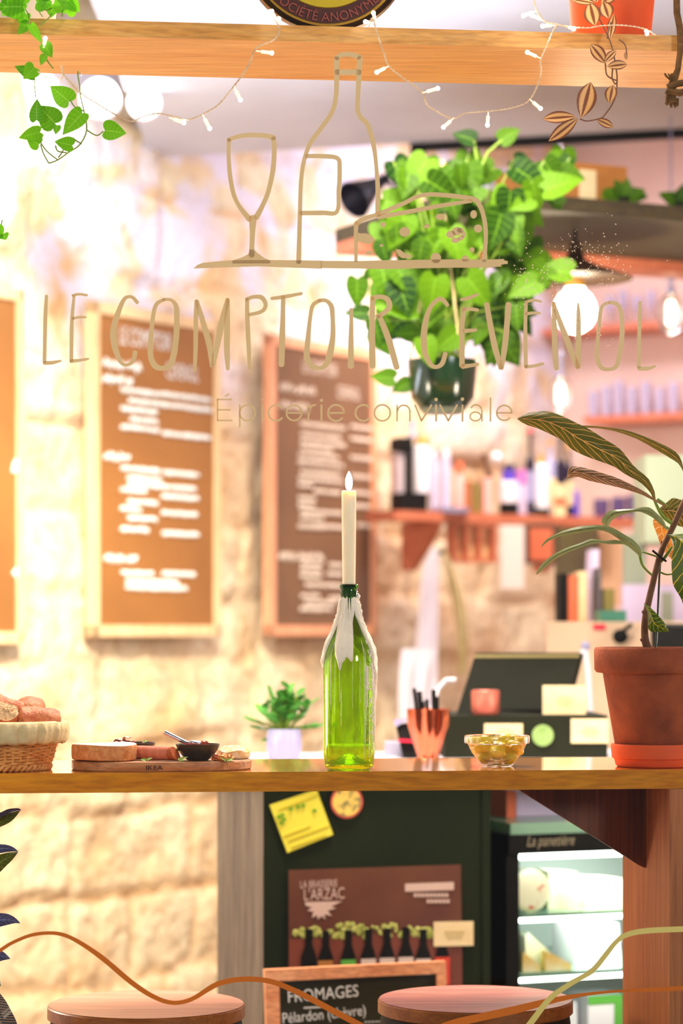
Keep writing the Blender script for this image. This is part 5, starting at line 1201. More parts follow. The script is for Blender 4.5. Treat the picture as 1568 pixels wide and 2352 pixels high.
# --- bowl of olives
oc = on(1141, .135); k = oc.y/F
t = thing('glass_bowl', 'small clear glass bowl of green olives on the bar', 'bowl', oc)
MB().lathe(oc+V3((0, 0, .0004)), [(r*k, h*k) for r, h in [(0, 3), (30, 3), (34, 0), (37, 1), (40, 8), (52, 22), (62, 38), (67, 50), (74, 52), (75, 56), (75, 68), (73, 70), (71, 69), (70, 54), (64, 50), (58, 38), (48, 24), (38, 13), (30, 9), (0, 8)]], 64).build('bowl', M['clearglass'], t)
ro = random.Random(8); placed = []
for (dx, dy, dz, an) in ((-30,-14,22,.1),(28,-16,20,-.4),(0,-30,34,.2) ,(-2,10,17,.8),(-44,2,40,-.6),(46,2,38,.5),(-32,-20,46,.25),(8,-26,48,-.2),(36,-16,50,.4),(-20,20,36,0),(22,18,38,.5),(54,10,56,-.3),(-50,16,56,.2),(20,6,62,.1),(-24,8,58,.5),(2,34,46,.2),(40,26,60,.3)):
    c = oc+V3((dx*k, dy*k, (dz-2)*k)); s_ = ro.uniform(.92, 1.05)
    rot = Matrix.Rotation(ro.uniform(-.4, .4), 3, 'X') @ Matrix.Rotation(an, 3, 'Y') @ Matrix.Rotation(ro.uniform(-.5, .5), 3, 'Z')
    lb = 'green olive in the glass bowl on the bar'
    tag(MB().ball(c, 18*k*s_, 12.5*k*s_, 12.5*k*s_, 18, 12, rot=rot).build('olive', M['olive']), lb, 'olive', 'green olives in the glass bowl')
# --- bread basket
kc_ = on(4, .115); k = kc_.y/F; Zr = 108*k
t = thing('bread_basket', 'woven wicker basket lined with cream linen, at the left end of the bar', 'basket', kc_)
rb_, rt_ = 104*k, 136*k
b = MB(); nst = 40
def brr(z): return rb_+(rt_-rb_)*(z/Zr)**.9
for row in range(16):
    z0_ = .006+row*(Zr-.012)/16; pts = []
    for q in range(241):
        a = 2*math.pi*q/240; r = brr(z0_)+.0022*math.sin(a*nst/2+row*math.pi)
        pts.append(kc_+V3((r*math.cos(a), r*math.sin(a), z0_+.0012*math.sin(a*3+row))))
    b.tube(pts, .0026, 6, caps=False)
b.build('weave', M['wicker'], t, auto=180)
sb = MB()
for q in range(nst):
    a = 2*math.pi*(q+.25)/nst; sb.tube([kc_+V3((brr(z)*math.cos(a), brr(z)*math.sin(a), z)) for z in (.003, Zr*.5, Zr)], .0028, 6)
sb.build('stakes', M['wicker'], t)
bb = MB()
for ph in (0, math.pi):
    pts = []
    for q in range(361):
        a = 2*math.pi*q/360; pts.append(kc_+V3(((rb_+.003+.003*math.cos(a*26+ph))*math.cos(a), (rb_+.003+.003*math.cos(a*26+ph))*math.sin(a), .006+.0035*math.sin(a*26+ph))))
    bb.tube(pts, .003, 6, caps=False)
bb.build('braided_foot', M['wicker'], t, auto=180)
MB().lathe(kc_, [(0, .002), (rb_-.003, .002), (rb_-.003, .005), (0, .005)], 40).build('base', M['wicker'], t)
def ruf(r, z, a): return r+.0018*math.sin(a*23)*(1 if z < Zr+.0 else .3)+.0012*math.sin(a*41+2), z-.0022*abs(math.sin(a*11.5))*(1 if z < Zr else 0)
MB().lathe(kc_, [(rt_-.006, .05), (rt_-.004, Zr-.01), (rt_+.004, Zr+.004), (rt_+.011, Zr+.001), (rt_+.013, Zr-.010), (rt_+.009, Zr-.026), (rt_+.004, Zr-.031), (rt_+.002, Zr-.029), (rt_+.001, Zr-.006), (rt_-.008, Zr-.012), (rt_-.010, .05), (rt_-.006, .05)], 220, fn=ruf).build('linen_lining', M['linen'], t, auto=180)
MB().lathe(kc_, [(0, .05), (rt_-.011, .051), (rt_-.008, .056), (0, .056)], 40).build('cloth_bottom', M['linen'], t)
def bread(c, L_, r, yaw, pitch, lb, seed):
    t = thing('bread_piece', lb, 'bread', c, 'cut baguette pieces in the wicker basket')
    rot = Matrix.Rotation(yaw, 3, 'Z') @ Matrix.Rotation(pitch, 3, 'Y')
    b = MB(); n = 26; m_ = 12; vs = []
    prf = lambda q: 1-.35*max(0, (q-.55)/.45)**2
    for i in range(m_+1):
        q = i/m_
        for j in range(n):
            a = 2*math.pi*j/n; d = V3((q*L_, math.cos(a)*r*1.15, math.sin(a)*r*.85)); nn = 1+.16*noise.noise(V3((q*3+seed, math.cos(a)*1.5, math.sin(a)*1.5)))
            vs.append(c+rot @ V3((d.x-L_/2, d.y*prf(q)*nn, d.z*prf(q)*nn)))
    fs = [(i*n+j, i*n+(j+1) % n, (i+1)*n+(j+1) % n, (i+1)*n+j) for i in range(m_) for j in range(n)] + [tuple(m_*n+j for j in range(n))]
    b.add(vs, fs); b.build('crust', M['crust'], t)
    cr = MB(); ring = [vs[j] for j in range(n)]; cen = sum(ring, V3())/n
    rows = [[cen+(p-cen)*s_ + (rot @ V3((-.003*(1-s_)+.0035*noise.noise(V3((j*.9, s_*5, seed))), 0, 0))) for j, p in enumerate(ring)] for s_ in (1, .85, .65, .45, .25, .08)]
    cr.add([p for rw_ in rows for p in rw_], [(i*n+j, i*n+(j+1) % n, (i+1)*n+(j+1) % n, (i+1)*n+j) for i in range(5) for j in range(n)]+[tuple(5*n+j for j in range(n))])
    cr.build('crumb', M['crumb'], t)
def BP(px, py, dv): return WIN.at(px, py, dv)
bread(BP(28, 1634, .12), .075, .024, math.radians(25), math.radians(20), 'big rounded baguette piece at the top left of the basket', 1)
bread(BP(68, 1628, .135), .046, .022, math.radians(70), math.radians(-15), 'baguette piece showing its holey crumb at the top of the heap', 2)
bread(BP(92, 1652, .085), .062, .023, math.radians(15), math.radians(0), 'baguette piece lying at the right edge of the basket', 3)
bread(BP(4, 1652, .06), .046, .02, math.radians(110), math.radians(35), 'slim baguette piece leaning at the front left of the basket', 4)
bread(BP(-60, 1640, .12), .07, .024, math.radians(150), math.radians(10), 'baguette piece at the left of the basket, mostly out of view', 5)
# --- cutting board and food
bcn = on(371, .115); k = bcn.y/F; TH = 21*k
CB = Frame(bcn.x, bcn.y, 6.4)
pts = []
a_, b__ = 206*k, .098
for q in range(72):
    an = 2*math.pi*q/72; cx = math.copysign(abs(math.cos(an))**.72, math.cos(an)); sy = math.copysign(abs(math.sin(an))**.8, math.sin(an)); pts.append((cx*a_, sy*b__))
t = thing('serving_board', 'oval wooden serving board with cheese, sausage and bowls on the bar', 'board', bcn)
vs = []
for sc_, z in ((.985, 0), (1, .002), (1, TH-.002), (.985, TH)): vs += [CB.w(x*sc_, y*sc_, ZB+z+.0003) for x, y in pts]
n = 72; fs = [(i*n+j, i*n+(j+1) % n, (i+1)*n+(j+1) % n, (i+1)*n+j) for i in range(3) for j in range(n)]+[tuple(range(n)), tuple(3*n+j for j in range(n))]
MB().add(vs, fs).build('slab', M['board'], t)
tb = MB(); yy = -b__-.0002
u, z = Frame(*CB.w(0, -b__, 0).xy, 6.4).uz(334, 1769, 0); tb.text(Frame(*CB.w(0, -b__*.995, 0).xy, 6.4), 'IKEA', u, ZB+TH*.22, .0105, -.0006, .0008, sx=1.25)
tb.build('branded_mark', M['burn'], t, smooth=False)
ZT = ZB+TH+.0006
def ob(px, v): p = WIN.at(px, HY, v); return V3((p.x, p.y, ZT))
cc = ob(239, .085); k = cc.y/F
t = thing('soft_cheese', 'flat round cheese with an orange rind at the left of the serving board', 'cheese', cc)
tilt = Matrix.Rotation(math.radians(1.5), 3, 'Y')
fnc = lambda r, z, a: (r*(1+.012*math.sin(a*3)+.008*math.sin(a*7)), z+.0012*math.sin(a*2))
MB().lathe(cc+V3((0, 0, .001)), [(0, 0), (70*k, 0), (74*k, 3*k), (75*k, 10*k), (75*k, 30*k), (73.5*k, 35.5*k)], 64, fn=fnc).build('rind', M['cheese_rind'], t)
MB().lathe(cc+V3((0, 0, .001)), [(73.5*k, 35.6*k), (70*k, 37*k), (50*k, 37.5*k), (0, 37.5*k)], 64, fn=fnc).build('top', M['cheese_top'], t)
# sausage
s0, s1_ = ob(300, .10)+V3((0, 0, .0118)), ob(392, .055)+V3((0, 0, .0118))
t = thing('sausage', 'pinkish dry sausage with a cut end lying on the serving board', 'sausage', ob(350, .08))
dd = (s1_-s0).normalized(); r = .0115
MB().tube([s0-dd*.02, s0, s0.lerp(s1_, .3), s0.lerp(s1_, .6), s1_-dd*.001], [r*.7, r*.96, r, r, r*.98], 24).build('casing', M['sausage'], t)
# slanted cut face
sd = dd.cross(V3((0, 0, 1))).normalized(); vs = [s1_-dd*.001+(sd*math.cos(q*.2618)+V3((0, 0, 1))*math.sin(q*.2618))*r*.98+dd*0 for q in range(24)]
vs2 = [v+dd*(.004+.012*max(0, .5-.5*(v-s1_).z/r)) for v in vs]
MB().add(vs+vs2, [tuple(24+i for i in range(24))]+[(i, (i+1) % 24, 24+(i+1) % 24, 24+i) for i in range(24)]).build('cut_end', M['sausage_cut'], t)
# bowls
def dbowl(px, v, rp, hp, lb, name='small_bowl'):
    c = ob(px, v); k = c.y/F
    return c, k, tag(MB().lathe(c, [(q*k, h*k) for q, h in [(0, 0), (.44*rp, 0), (.5*rp, 2), (.74*rp, hp*.32), (.93*rp, hp*.72), (rp, hp-1), (rp*.985, hp), (rp*.95, hp-1), (.86*rp, hp*.7), (.66*rp, hp*.34), (.3*rp, 5), (0, 4)]], 56).build(name, M['bowl']), lb, 'bowl')
c1, k1, _ = dbowl(454, .07, 51, 38, 'dark stoneware bowl of chutney with a spoon at the front of the board')
c2, k2, _ = dbowl(306, .155, 51, 36, 'dark stoneware bowl of dried meat at the back of the board')
tag(MB().lathe(c1, [(0, 30*k1), (30*k1, 30*k1), (44*k1, 28*k1), (30*k1, 24*k1), (0, 24*k1)], 40, fn=lambda r, z, a: (r, z+.0012*math.sin(a*5+r*400))).build('chutney', M['jam']), 'dark red chutney filling the front bowl', 'chutney')
tag(MB().ball(c1+V3((16*k1, -4*k1, 38*k1)), 10*k1, 9*k1, 8*k1, bump=.5, seed=2).build('chutney_lump', M['jam']), 'shiny reddish lump of chutney beside the spoon', 'chutney')
t = thing('spoon', 'steel spoon resting in the front dark bowl', 'spoon', c1+V3((-10*k1, 0, 34*k1)))
h0 = c1+V3((-76*k1, .01, 63*k1)); h1 = c1+V3((-26*k1, 0, 40*k1))
MB().tube([h0, h0.lerp(h1, .3), h0.lerp(h1, .7), h1, c1+V3((-14*k1, 0, 39*k1))], [6*k1, 5.6*k1, 5*k1, 5*k1, 4*k1], 16).build('handle', M['steel'], t)
MB().ball(c1+V3((-4*k1, -2*k1, 40*k1)), 19*k1, 13*k1, 6.5*k1, rot=Matrix.Rotation(.12, 3, 'Y')).build('spoon_bowl', M['steel'], t)
rm = random.Random(3)
for i, (dx, dz, s_, lb) in enumerate(((-28, 40, 17, 'curled slice of dried meat at the left of the back bowl'), (-12, 46, 14, 'folded slice of dried meat standing highest in the back bowl'), (8, 38, 14, 'slice of dried meat in the middle of the back bowl'), (-42, 38, 13, 'pointed tip of dried meat over the left rim of the back bowl'))):
    b = MB(); c = c2+V3((dx*k2, 0, (dz-3)*k2)); vs = []
    for u_ in range(13):
        for v_ in range(5):
            a = u_/12*5.0+i; rr2 = s_*k2*(.55+.03*u_); vs.append(c+V3((math.cos(a)*rr2*1.25, (v_-2)*.004+.002*math.sin(a*2), math.sin(a)*rr2*.5+.0015*math.sin(v_*2+a*3))))
    nv = len(vs); vs += [v+V3((.0003, .0, .0009)) for v in vs]
    fs = [(q*5+w_, q*5+w_+1, (q+1)*5+w_+1, (q+1)*5+w_) for q in range(12) for w_ in range(4)]; fs += [tuple(nv+x for x in f[::-1]) for f in fs[:]]
    tag(b.add(vs, fs).build('dried_meat', M['ham']), lb, 'meat slice', 'slices of dried meat in the back bowl')
def lett(px, v, zo, n, s_, lb, sd):
    b = MB(); rl = random.Random(sd); c = ob(px, v)+V3((0, 0, zo))
    for i in range(n):
        an = rl.uniform(0, 6.28); d = V3((math.cos(an), math.sin(an)*.5, rl.uniform(.1, .9))); b.leaf(c+d*.002, d, V3((-math.cos(an)*.4, -.8, .6)), s_*rl.uniform(.5, .8), s_*.4, .5, .5)
    tag(b.build('lettuce_leaf', M['lettuce']), lb, 'lettuce')
lett(398, .062, .012, 5, .018, 'frilly green lettuce sprig between the sausage end and the front bowl', 1)
lett(336, .035, .001, 5, .012, 'small green herb sprig in front of the sausage', 2)
lett(334, .13, .026, 2, .01, 'tiny green leaf poking up behind the sausage', 3)
lett(412, .03, .001, 4, .016, 'pale stalk of greens at the foot of the front bowl', 4)
fcx = ob(535, .12)
tag(MB().lathe(fcx, [(0, 0), (36*k, 1*k), (40*k, 8*k), (38*k, 18*k), (22*k, 28*k), (0, 31*k)], 40, fn=lambda r, z, a: (r*(1+.05*math.sin(a*3)), z*(1+.12*math.sin(a*4)*(r/.02)))).build('flatbread', M['flatbread']), 'puffy golden flatbread at the right end of the serving board', 'bread')
for i, (x, v, s_, lb) in enumerate(((497, .05, 10, 'dark walnut half beside the front bowl'), (513, .04, 11, 'orange dried fruit in front of the flatbread'), (527, .045, 9, 'second orange dried fruit nearer the board end'), (508, .075, 9, 'brown nut behind the dried fruit'))):
    c = ob(x, v); tag(MB().ball(c+V3((0, 0, s_*.72*k)), s_*1.15*k, s_*k, s_*.8*k, bump=.7, seed=i+3).build('dried_fruit' if 'fruit' in lb else 'walnut', M['nut'] if 'fruit' in lb else M['crust']), lb, 'nut' if 'nut' in lb else 'dried fruit')
lett(520, .03, 0, 3, .012, 'pale green sliver under the orange dried fruit', 5)

# ================================================================== terracotta pot with croton
pc = on(1502, .093); k = pc.y/F
t = thing('potted_croton', 'croton with long veined leaves in a terracotta pot at the right of the bar', 'plant', pc)
MB().lathe(pc+V3((0, 0, .0004)), [(r*k, h*k) for r, h in [(0, 0), (84, 0), (88, 3), (92, 17), (97, 20), (100, 46), (98, 52), (93, 52), (90, 40), (88, 8), (0, 8)]], 64).build('saucer', M['terracotta_bright'], t)
MB().lathe(pc, [(r*k, h*k) for r, h in [(0, 9), (80, 9), (84, 14), (117, 208), (118, 214), (132, 216), (137, 222), (138, 268), (134, 274), (126, 274), (122, 262), (112, 214), (0, 200)]], 72).build('pot', M['terracotta'], t)
MB().lathe(pc, [(0, 266*k), (60*k, 263*k), (123*k, 258*k)], 32, fn=lambda r, z, a: (r, z+.001*math.sin(a*9))).build('soil', M['soil'], t)
LP = lambda l, ox=1380, oy=1080, s_=5.345: [(ox+x/s_, oy+y/s_) for x, y in l]
vpl = .093
def ptube(b, pts, rr_, d=vpl, dd=0):
    P_ = smooth([(x, y, r_) for (x, y), r_ in zip(pts, rr_)], 4); b.tube([WIN.at(p.x, p.y, d+dd*i/len(P_)) for i, p in enumerate(P_)], [p.z*k for p in P_], 12)
b = MB(); ptube(b, LP([(580,2320),(575,2200),(540,2080),(535,1900),(560,1720),(620,1450),(680,1200),(745,980),(870,720),(985,470),(1080,270),(1150,60),(1210,-150)]), [9.5,9.5,9,8,8,7.5,7,7,7,7.5,7,6,5])
b.ball(WIN.at(*LP([(520,1740)])[0], vpl), 4*k, 4*k, 5*k, bump=.3); b.ball(WIN.at(*LP([(500,2080)])[0], vpl), 4*k, 4*k, 5*k, bump=.3)
b.build('stem', M['bark'], t)
b = MB(); b.tube([WIN.at(*LP([(660,2300)])[0], vpl+.006), WIN.at(*LP([(690,1900)])[0], vpl+.012), WIN.at(*LP([(715,1300)])[0], vpl+.016), WIN.at(*LP([(745,870)])[0], vpl+.016)], 2.6*k, 8); b.build('support_stake', mat('dark_green_stake', (44, 54, 40), .5), t)
b = MB(); b.tube([WIN.at(*LP([(630,985)])[0], vpl-.012), WIN.at(*LP([(720,1060)])[0], vpl-.012), WIN.at(*LP([(800,1120)])[0], vpl-.012)], 2.6*k, 6); b.build('twist_tie', M['black'], t)
L8 = lambda l: LP(l, 1170, 920, 3.94)
st = MB()
ptube(st, LP([(640,330),(680,430),(760,570),(880,660)]), [2.6,3.4,4,4.2]); ptube(st, LP([(470,1020),(500,1150),(560,1230),(640,1300)]), [3.8,3,2.6,2.6]); ptube(st, LP([(500,1000),(640,1045),(720,1075)]), [1.8,2.2,2.4])
ptube(st, LP([(720,1250),(800,1280),(870,1275)]), [2.2,2,1.8]); ptube(st, LP([(710,1150),(790,1060),(870,940)]), [2.6,4,3]); ptube(st, LP([(690,350),(760,400),(820,450)]), [2.4,2.6,2.6]); ptube(st, LP([(800,690),(850,740)]), [2.2, 2.4])
ptube(st, LP([(560,1760),(555,1690),(530,1640)]), [1.8,1.6,1.2])
st.build('leaf_stalks', M['vine'], t)
def leafpart(name, m, top, bot, tr, d, dd, mid=.5, label=None):
    b = MB(); b.edgeleaf(WIN, tr(top), tr(bot), vpl+d, dd, mid=mid)
    o = b.build(name, m, t, auto=180)
    if label: o['label'] = label
    return o
leafpart('leaf', M['croton'], [(65,165),(120,125),(200,105),(330,95),(450,130),(600,200),(730,265),(860,350),(1000,440),(1130,600),(1250,700),(1310,820),(1320,890)], [(65,165),(140,215),(260,255),(380,310),(480,365),(560,440),(680,500),(830,555),(950,600),(1050,670),(1180,740),(1270,830),(1300,890)], L8, -.03, -.02, .42, 'large brown-green leaf with yellow veins')
leafpart('leaf', M['croton'], [(520,265),(600,228),(750,230),(900,245),(1060,270),(1220,325),(1380,395),(1490,455),(1545,520),(1580,640),(1600,700)], [(520,268),(620,250),(760,248),(900,266),(1000,292),(1150,348),(1300,430),(1450,520),(1530,575),(1572,650),(1595,700)], L8, .0, .02, .3)
leafpart('leaf', M['croton_dark'], [(515,708),(530,610),(600,595),(720,620),(850,660),(970,700),(1100,760),(1230,830),(1300,880),(1420,950)], [(515,708),(620,690),(700,720),(850,755),(1000,790),(1100,820),(1190,850),(1300,905),(1410,965)], L8, -.01, -.02, .45, 'narrow dark brown leaf with pale veins')
leafpart('leaf', M['croton_green'], [(880,1140),(835,1110),(840,1060),(900,1000),(980,985),(1110,980),(1200,965),(1270,970),(1330,1020),(1390,1080),(1425,1160)], [(895,1140),(925,1085),(1000,1040),(1100,1015),(1170,1005),(1240,1030),(1300,1065),(1340,1100),(1380,1135),(1420,1175)], L8, -.02, -.02, .5)
leafpart('leaf', M['croton_green'], [(285,1320),(340,1250),(480,1180),(600,1145),(720,1130),(860,1130),(950,1160),(1050,1220),(1130,1270),(1185,1340),(1195,1400)], [(290,1325),(350,1275),(450,1230),(600,1205),(780,1175),(880,1190),(980,1250),(1060,1310),(1130,1360),(1175,1405)], L8, -.025, -.03, .5)
leafpart('leaf', M['croton_green'], [(240,1560),(290,1480),(400,1390),(520,1330),(640,1290),(740,1250),(860,1268),(960,1260),(1060,1290),(1170,1390)], [(245,1576),(300,1535),(400,1445),(520,1380),(700,1310),(800,1290),(900,1300),(1000,1300),(1060,1312),(1165,1400)], L8, -.005, -.03, .5)
leafpart('leaf', M['croton_spot'], [(815,788),(890,900),(865,1100),(870,1300),(890,1420),(960,1540),(990,1600),(1040,1760)], [(815,788),(1120,790),(1300,900),(1380,1100),(1370,1300),(1280,1500),(1180,1650),(1060,1760)], LP, -.03, -.02, .5, 'broad hanging green leaf with yellow spots')
leafpart('leaf', M['croton_red'], [(800,690),(680,600),(635,620),(650,700),(700,830),(720,905),(780,1010),(865,1090)], [(800,690),(830,760),(860,840),(880,930),(885,1000),(880,1050),(875,1080),(868,1092)], LP, .03, .02, .6, 'orange-red leaf behind the stem')
leafpart('leaf', M['croton'], [(700,480),(800,400),(880,342),(1005,370),(1200,400),(1400,520)], [(700,500),(760,570),(850,640),(1005,700),(1200,720),(1400,640)], LP, .035, .02, .5, 'wide olive leaf behind the stem')
leafpart('leaf', M['croton_spot'], [(515,1622),(620,1700),(760,1850),(832,1975)], [(530,1640),(575,1780),(585,1960),(700,1985),(828,1985)], LP, -.02, -.01, .3, 'small folded striped leaf low on the stem')

# ================================================================== upper shelf: sign, pot, fairy lights, plants, rope
US = UZ1
sg = WIN.at(748, 58, .06); SR = 195.6*sg.y/F; scn = WIN.w((sg-WIN.O).dot(WIN.U), .06, US+SR+.001)
t = thing('round_sign', 'round dark metal brewery sign with gold rings, standing on the upper shelf', 'sign', WIN.w((sg-WIN.O).dot(WIN.U), .06, US))
ax = -WIN.N
MB().lathe(scn, [(0, -.012), (SR*.97, -.012), (SR, 0), (SR*.985, .012), (SR*.94, .006), (0, .004)], 72, axis=ax).build('tray_body', mat('dark_tin', (48, 34, 22), .3, .5, c2=(88, 62, 28), scale=20), t)
MB().lathe(scn, [(SR*.92, .0075), (SR*.92, .010), (SR*.895, .010), (SR*.895, .0075)], 72, axis=ax).build('gold_ring', mat('old_gold', (196, 150, 50), .35, .6), t)
MB().lathe(scn, [(SR*.885, .0065), (SR*.885, .008), (SR*.71, .008), (SR*.71, .0065)], 72, axis=ax).build('maroon_band', mat('maroon_enamel', (76, 40, 32), .4), t)
MB().lathe(scn, [(SR*.70, .0065), (SR*.70, .0095), (SR*.60, .0095), (SR*.60, .0065)], 72, axis=ax).build('yellow_ring', mat('yellow_enamel', (196, 176, 30), .4), t)
MB().lathe(scn, [(0, .006), (SR*.595, .006), (SR*.595, .0085), (0, .0085)], 60, axis=ax).build('green_centre', mat('green_enamel', (40, 54, 22), .4, c2=(120, 160, 30), scale=16, contrast=(.5, .62)), t)
tb = MB(); cu_, cz = (scn-WIN.O).dot(WIN.U), scn.z
def bend(x, y):  # letters run along the lower rim
    th = -math.pi/2 + (x)/(SR*.80); r = SR*.865 - y
    r = SR*.735 + (SR*.14 - y) if False else SR*.865-(.0-0)-0
    rr3 = SR*.73 + (y); rr3 = SR*.86 - y
    rr3 = SR*.86 - (SR*.13-y) if False else SR*.74 + 0*y
    rad = SR*.865 - y*1.0
    return cu_ + rad*math.cos(th), cz + rad*math.sin(th)
tb.text(WIN, 'SOCIÉTÉ ANONYME', 0, 0, SR*.155, .06-.0088, .001, sx=.92, align='CENTER', bend=lambda x, y: bend(x, y))
tb.build('lettering', mat('maroon_letters', (150, 74, 60), .5), t, smooth=False)
# pot with trailing tradescantia
pp = WIN.at(1404, 76, .17); pp.z = US+.0005; k = pp.y/F
t = thing('potted_tradescantia', 'terracotta pot on the upper shelf trailing brown striped leaves', 'plant', pp)
MB().lathe(pp, [(0, 0), (82*k, 0), (86*k, 6*k), (100*k, 150*k), (114*k, 150*k), (116*k, 196*k), (108*k, 196*k), (96*k, 140*k), (0, 130*k)], 48).build('pot', M['terracotta_bright'], t)
MB().lathe(pp+V3((0, 0, 178*k)), [(0, 4*k), (104*k, 0)], 24).build('soil', M['soil'], t)
T3 = lambda l: [(1168+x/3.92, y/3.92) for x, y in l]
b = MB(); vt = -.03
def tl(base, tip, w_, dv=0, nr=(0, -1, .2), mtr=T3):
    p, q = [WIN.at(*c, vt+dv) for c in mtr([base, tip])]; b.leaf(p, q-p, nr, (q-p).length, w_/3.92*k, .25, .05, shape='oval')
for base, tip, w_ in (((650,1060),(742,735),170),((600,1050),(305,1066),110),((620,1068),(360,1270),110),((905,930),(938,762),110),((788,1072),(945,1145),75),((870,570),(738,392),120),((860,560),(965,450),70),((885,600),(1070,575),90),((910,360),(945,120),80),((1045,470),(1058,540),30),((770,30),(560,-10),70),((730,20),(775,230),150),((790,20),(760,-80),120),((850,10),(900,165),130),((830,30),(960,-60),120)):
    tl(base, tip, w_, r5.uniform(-.006, .006), (r5.uniform(-.3, .3), -1, r5.uniform(0, .4)))
b.build('foliage', M['zebra'], t)
st = MB()
for q in ([(640,1070),(700,1090),(800,1072),(860,1040),(950,900),(975,740),(965,610),(930,430),(880,300),(800,140),(750,20),(720,-100)], [(870,570),(880,670),(930,710),(975,725)], [(935,620),(930,700),(955,755),(975,740)], [(990,355),(1050,410),(1062,520)], [(885,350),(890,300),(920,200)]):
    st.tube([WIN.at(p.x, p.y, vt+.003) for p in smooth([(x, y, 0) for x, y in T3(q)], 4)], 2.0*k*.8, 6)
st.build('stem', M['vinebrown'], t)
# trailing pothos at the left end of the upper shelf
pp = WIN.at(60, 60, .14); pp.z = US+.0005; k = WIN.at(60, 60, 0).y/F
t = thing('trailing_pothos', 'bright green pothos trailing over the left end of the upper shelf', 'plant', pp)
MB().lathe(pp+V3((0, 0, 0)), [(0, 0), (60*k, 0), (64*k, 6*k), (80*k, 130*k), (74*k, 130*k), (0, 110*k)], 40).build('pot', mat('white_pot', (226, 222, 214), .4), t)
MB().lathe(pp+V3((0, 0, 112*k)), [(0, 2*k), (74*k, 0)], 24).build('soil', M['soil'], t)
TA = lambda l: [(x/3.92, y/3.92) for x, y in l]
b = MB(); vt = -.028
def tp(base, tip, w_, nr=(0, -1, .15), dv=0):
    w_ *= 1.2
    p, q = [WIN.at(*c, vt+dv) for c in TA([base, tip])]; b.leaf(p, q-p, nr, (q-p).length, w_/3.92*k, .18, .06)
for base, tip, w_ in (((620,915),(450,765),175),((495,1110),(345,950),190),((330,1080),(330,880),110),((740,1020),(560,1210),150),((515,1130),(500,1210),60),((360,1190),(165,1240),110),((350,1300),(240,1240),120),((650,1310),(490,1270),120),((945,1175),(1140,1195),170),((310,680),(130,590),110),((310,610),(210,710),130),((400,400),(470,520),95),((400,500),(365,590),60),((250,210),(160,310),90),((215,150),(250,210),110),((280,230),(380,390),70),((200,60),(-40,60),190),((200,30),(60,150),120),((470,40),(460,160),110),((540,60),(520,120),80),((600,120),(660,-20),130),((620,10),(720,110),110),((330,20),(470,20),150),((90,70),(20,140),120),((430,10),(360,-60),150),((520,-10),(620,-90),150),((280,-20),(200,-90),150),((560,90),(500,-30),110),((90,-10),(10,-60),150)):
    tp(base, tip, w_, (r5.uniform(-.25, .25), -1, r5.uniform(-.1, .35)), r5.uniform(-.008, .008))
tp((30, 2110), (55, 2160), 80); tp((-40, 2050), (20, 2155), 110)
b.build('foliage', M['pothos'], t)
st = MB()
for q in ([(440,1470),(520,1440),(620,1370),(720,1300),(780,1170),(755,1000),(722,860),(715,760),(700,670),(705,640)], [(440,1470),(395,1390),(365,1300)], [(520,1440),(420,1360),(365,1280)], [(780,1170),(870,1220),(930,1180)], [(755,1000),(680,970),(630,900)], [(735,1295),(690,1270),(655,1240)], [(600,1375),(520,1360),(500,1310)], [(525,1420),(560,1370),(575,1330)], [(322,880),(310,760),(315,665)], [(560,150),(570,60),(620,-30)], [(260,210),(290,270),(370,380),(385,420),(410,520),(480,620)], [(180,20),(230,80),(260,140),(265,200)], [(360,230),(440,160),(470,120)], [(385,150),(350,90),(370,20)], [(340,70),(420,90),(470,70)], [(20,1980),(10,2050),(30,2110)]):
    st.tube([WIN.at(p.x, p.y, vt+.003) for p in smooth([(x, y, 0) for x, y in TA(q)], 4)], 1.5*k, 6)
st.build('stem', M['vine'], t)
tag(MB().tube([WIN.at(182+4*math.cos(a*.5), 172-4*math.sin(a*.5), .0) for a in range(-2, 9)], 1.1*k, 5).build('cup_hook', M['steel']), 'tiny steel hook screwed under the shelf at the left', 'hook')
# fairy lights
def fairy(lb, paths, leds, vv=-.05):
    t = thing('fairy_lights', lb, 'string lights', WIN.at(*paths[0][0], vv))
    w_ = MB()
    for p in paths:
        sm = smooth([(x, y, 0) for x, y in p], 6); P_ = [WIN.at(q.x, q.y, vv) for q in sm]
        Ls = [0]
        for a_, b2 in zip(P_, P_[1:]): Ls.append(Ls[-1]+(b2-a_).length)
        N_ = max(6, int(Ls[-1]/.0022)); j = 0; line = []
        for i in range(N_+1):
            s_ = Ls[-1]*i/N_
            while j < len(Ls)-2 and Ls[j+1] < s_: j += 1
            line.append(P_[j].lerp(P_[j+1], (s_-Ls[j])/max(Ls[j+1]-Ls[j], 1e-9)))
        for ph in (0, math.pi):
            w_.tube([c+V3((math.cos(i*1.0+ph)*.0011, math.sin(i*1.0+ph)*.0011, math.sin(i*1.0+ph)*.0011)) for i, c in enumerate(line)], .0008, 4, caps=False)
    w_.build('wire', M['wire'], t, auto=180)
    for (x0, y0), (x1, y1) in leds:
        p, q = WIN.at(x0, y0, vv), WIN.at(x1, y1, vv-.003); d = (q-p)
        led = MB().tube([p, p+d*.3], .0011, 6).tube([p+d*.3, p+d*.9], .0028, 10).build('led', M['ledbody'], t)
        MB().ball(q-d*.08, .0034, n=12, k=8).build('led_glow', M['ledglow'], led)
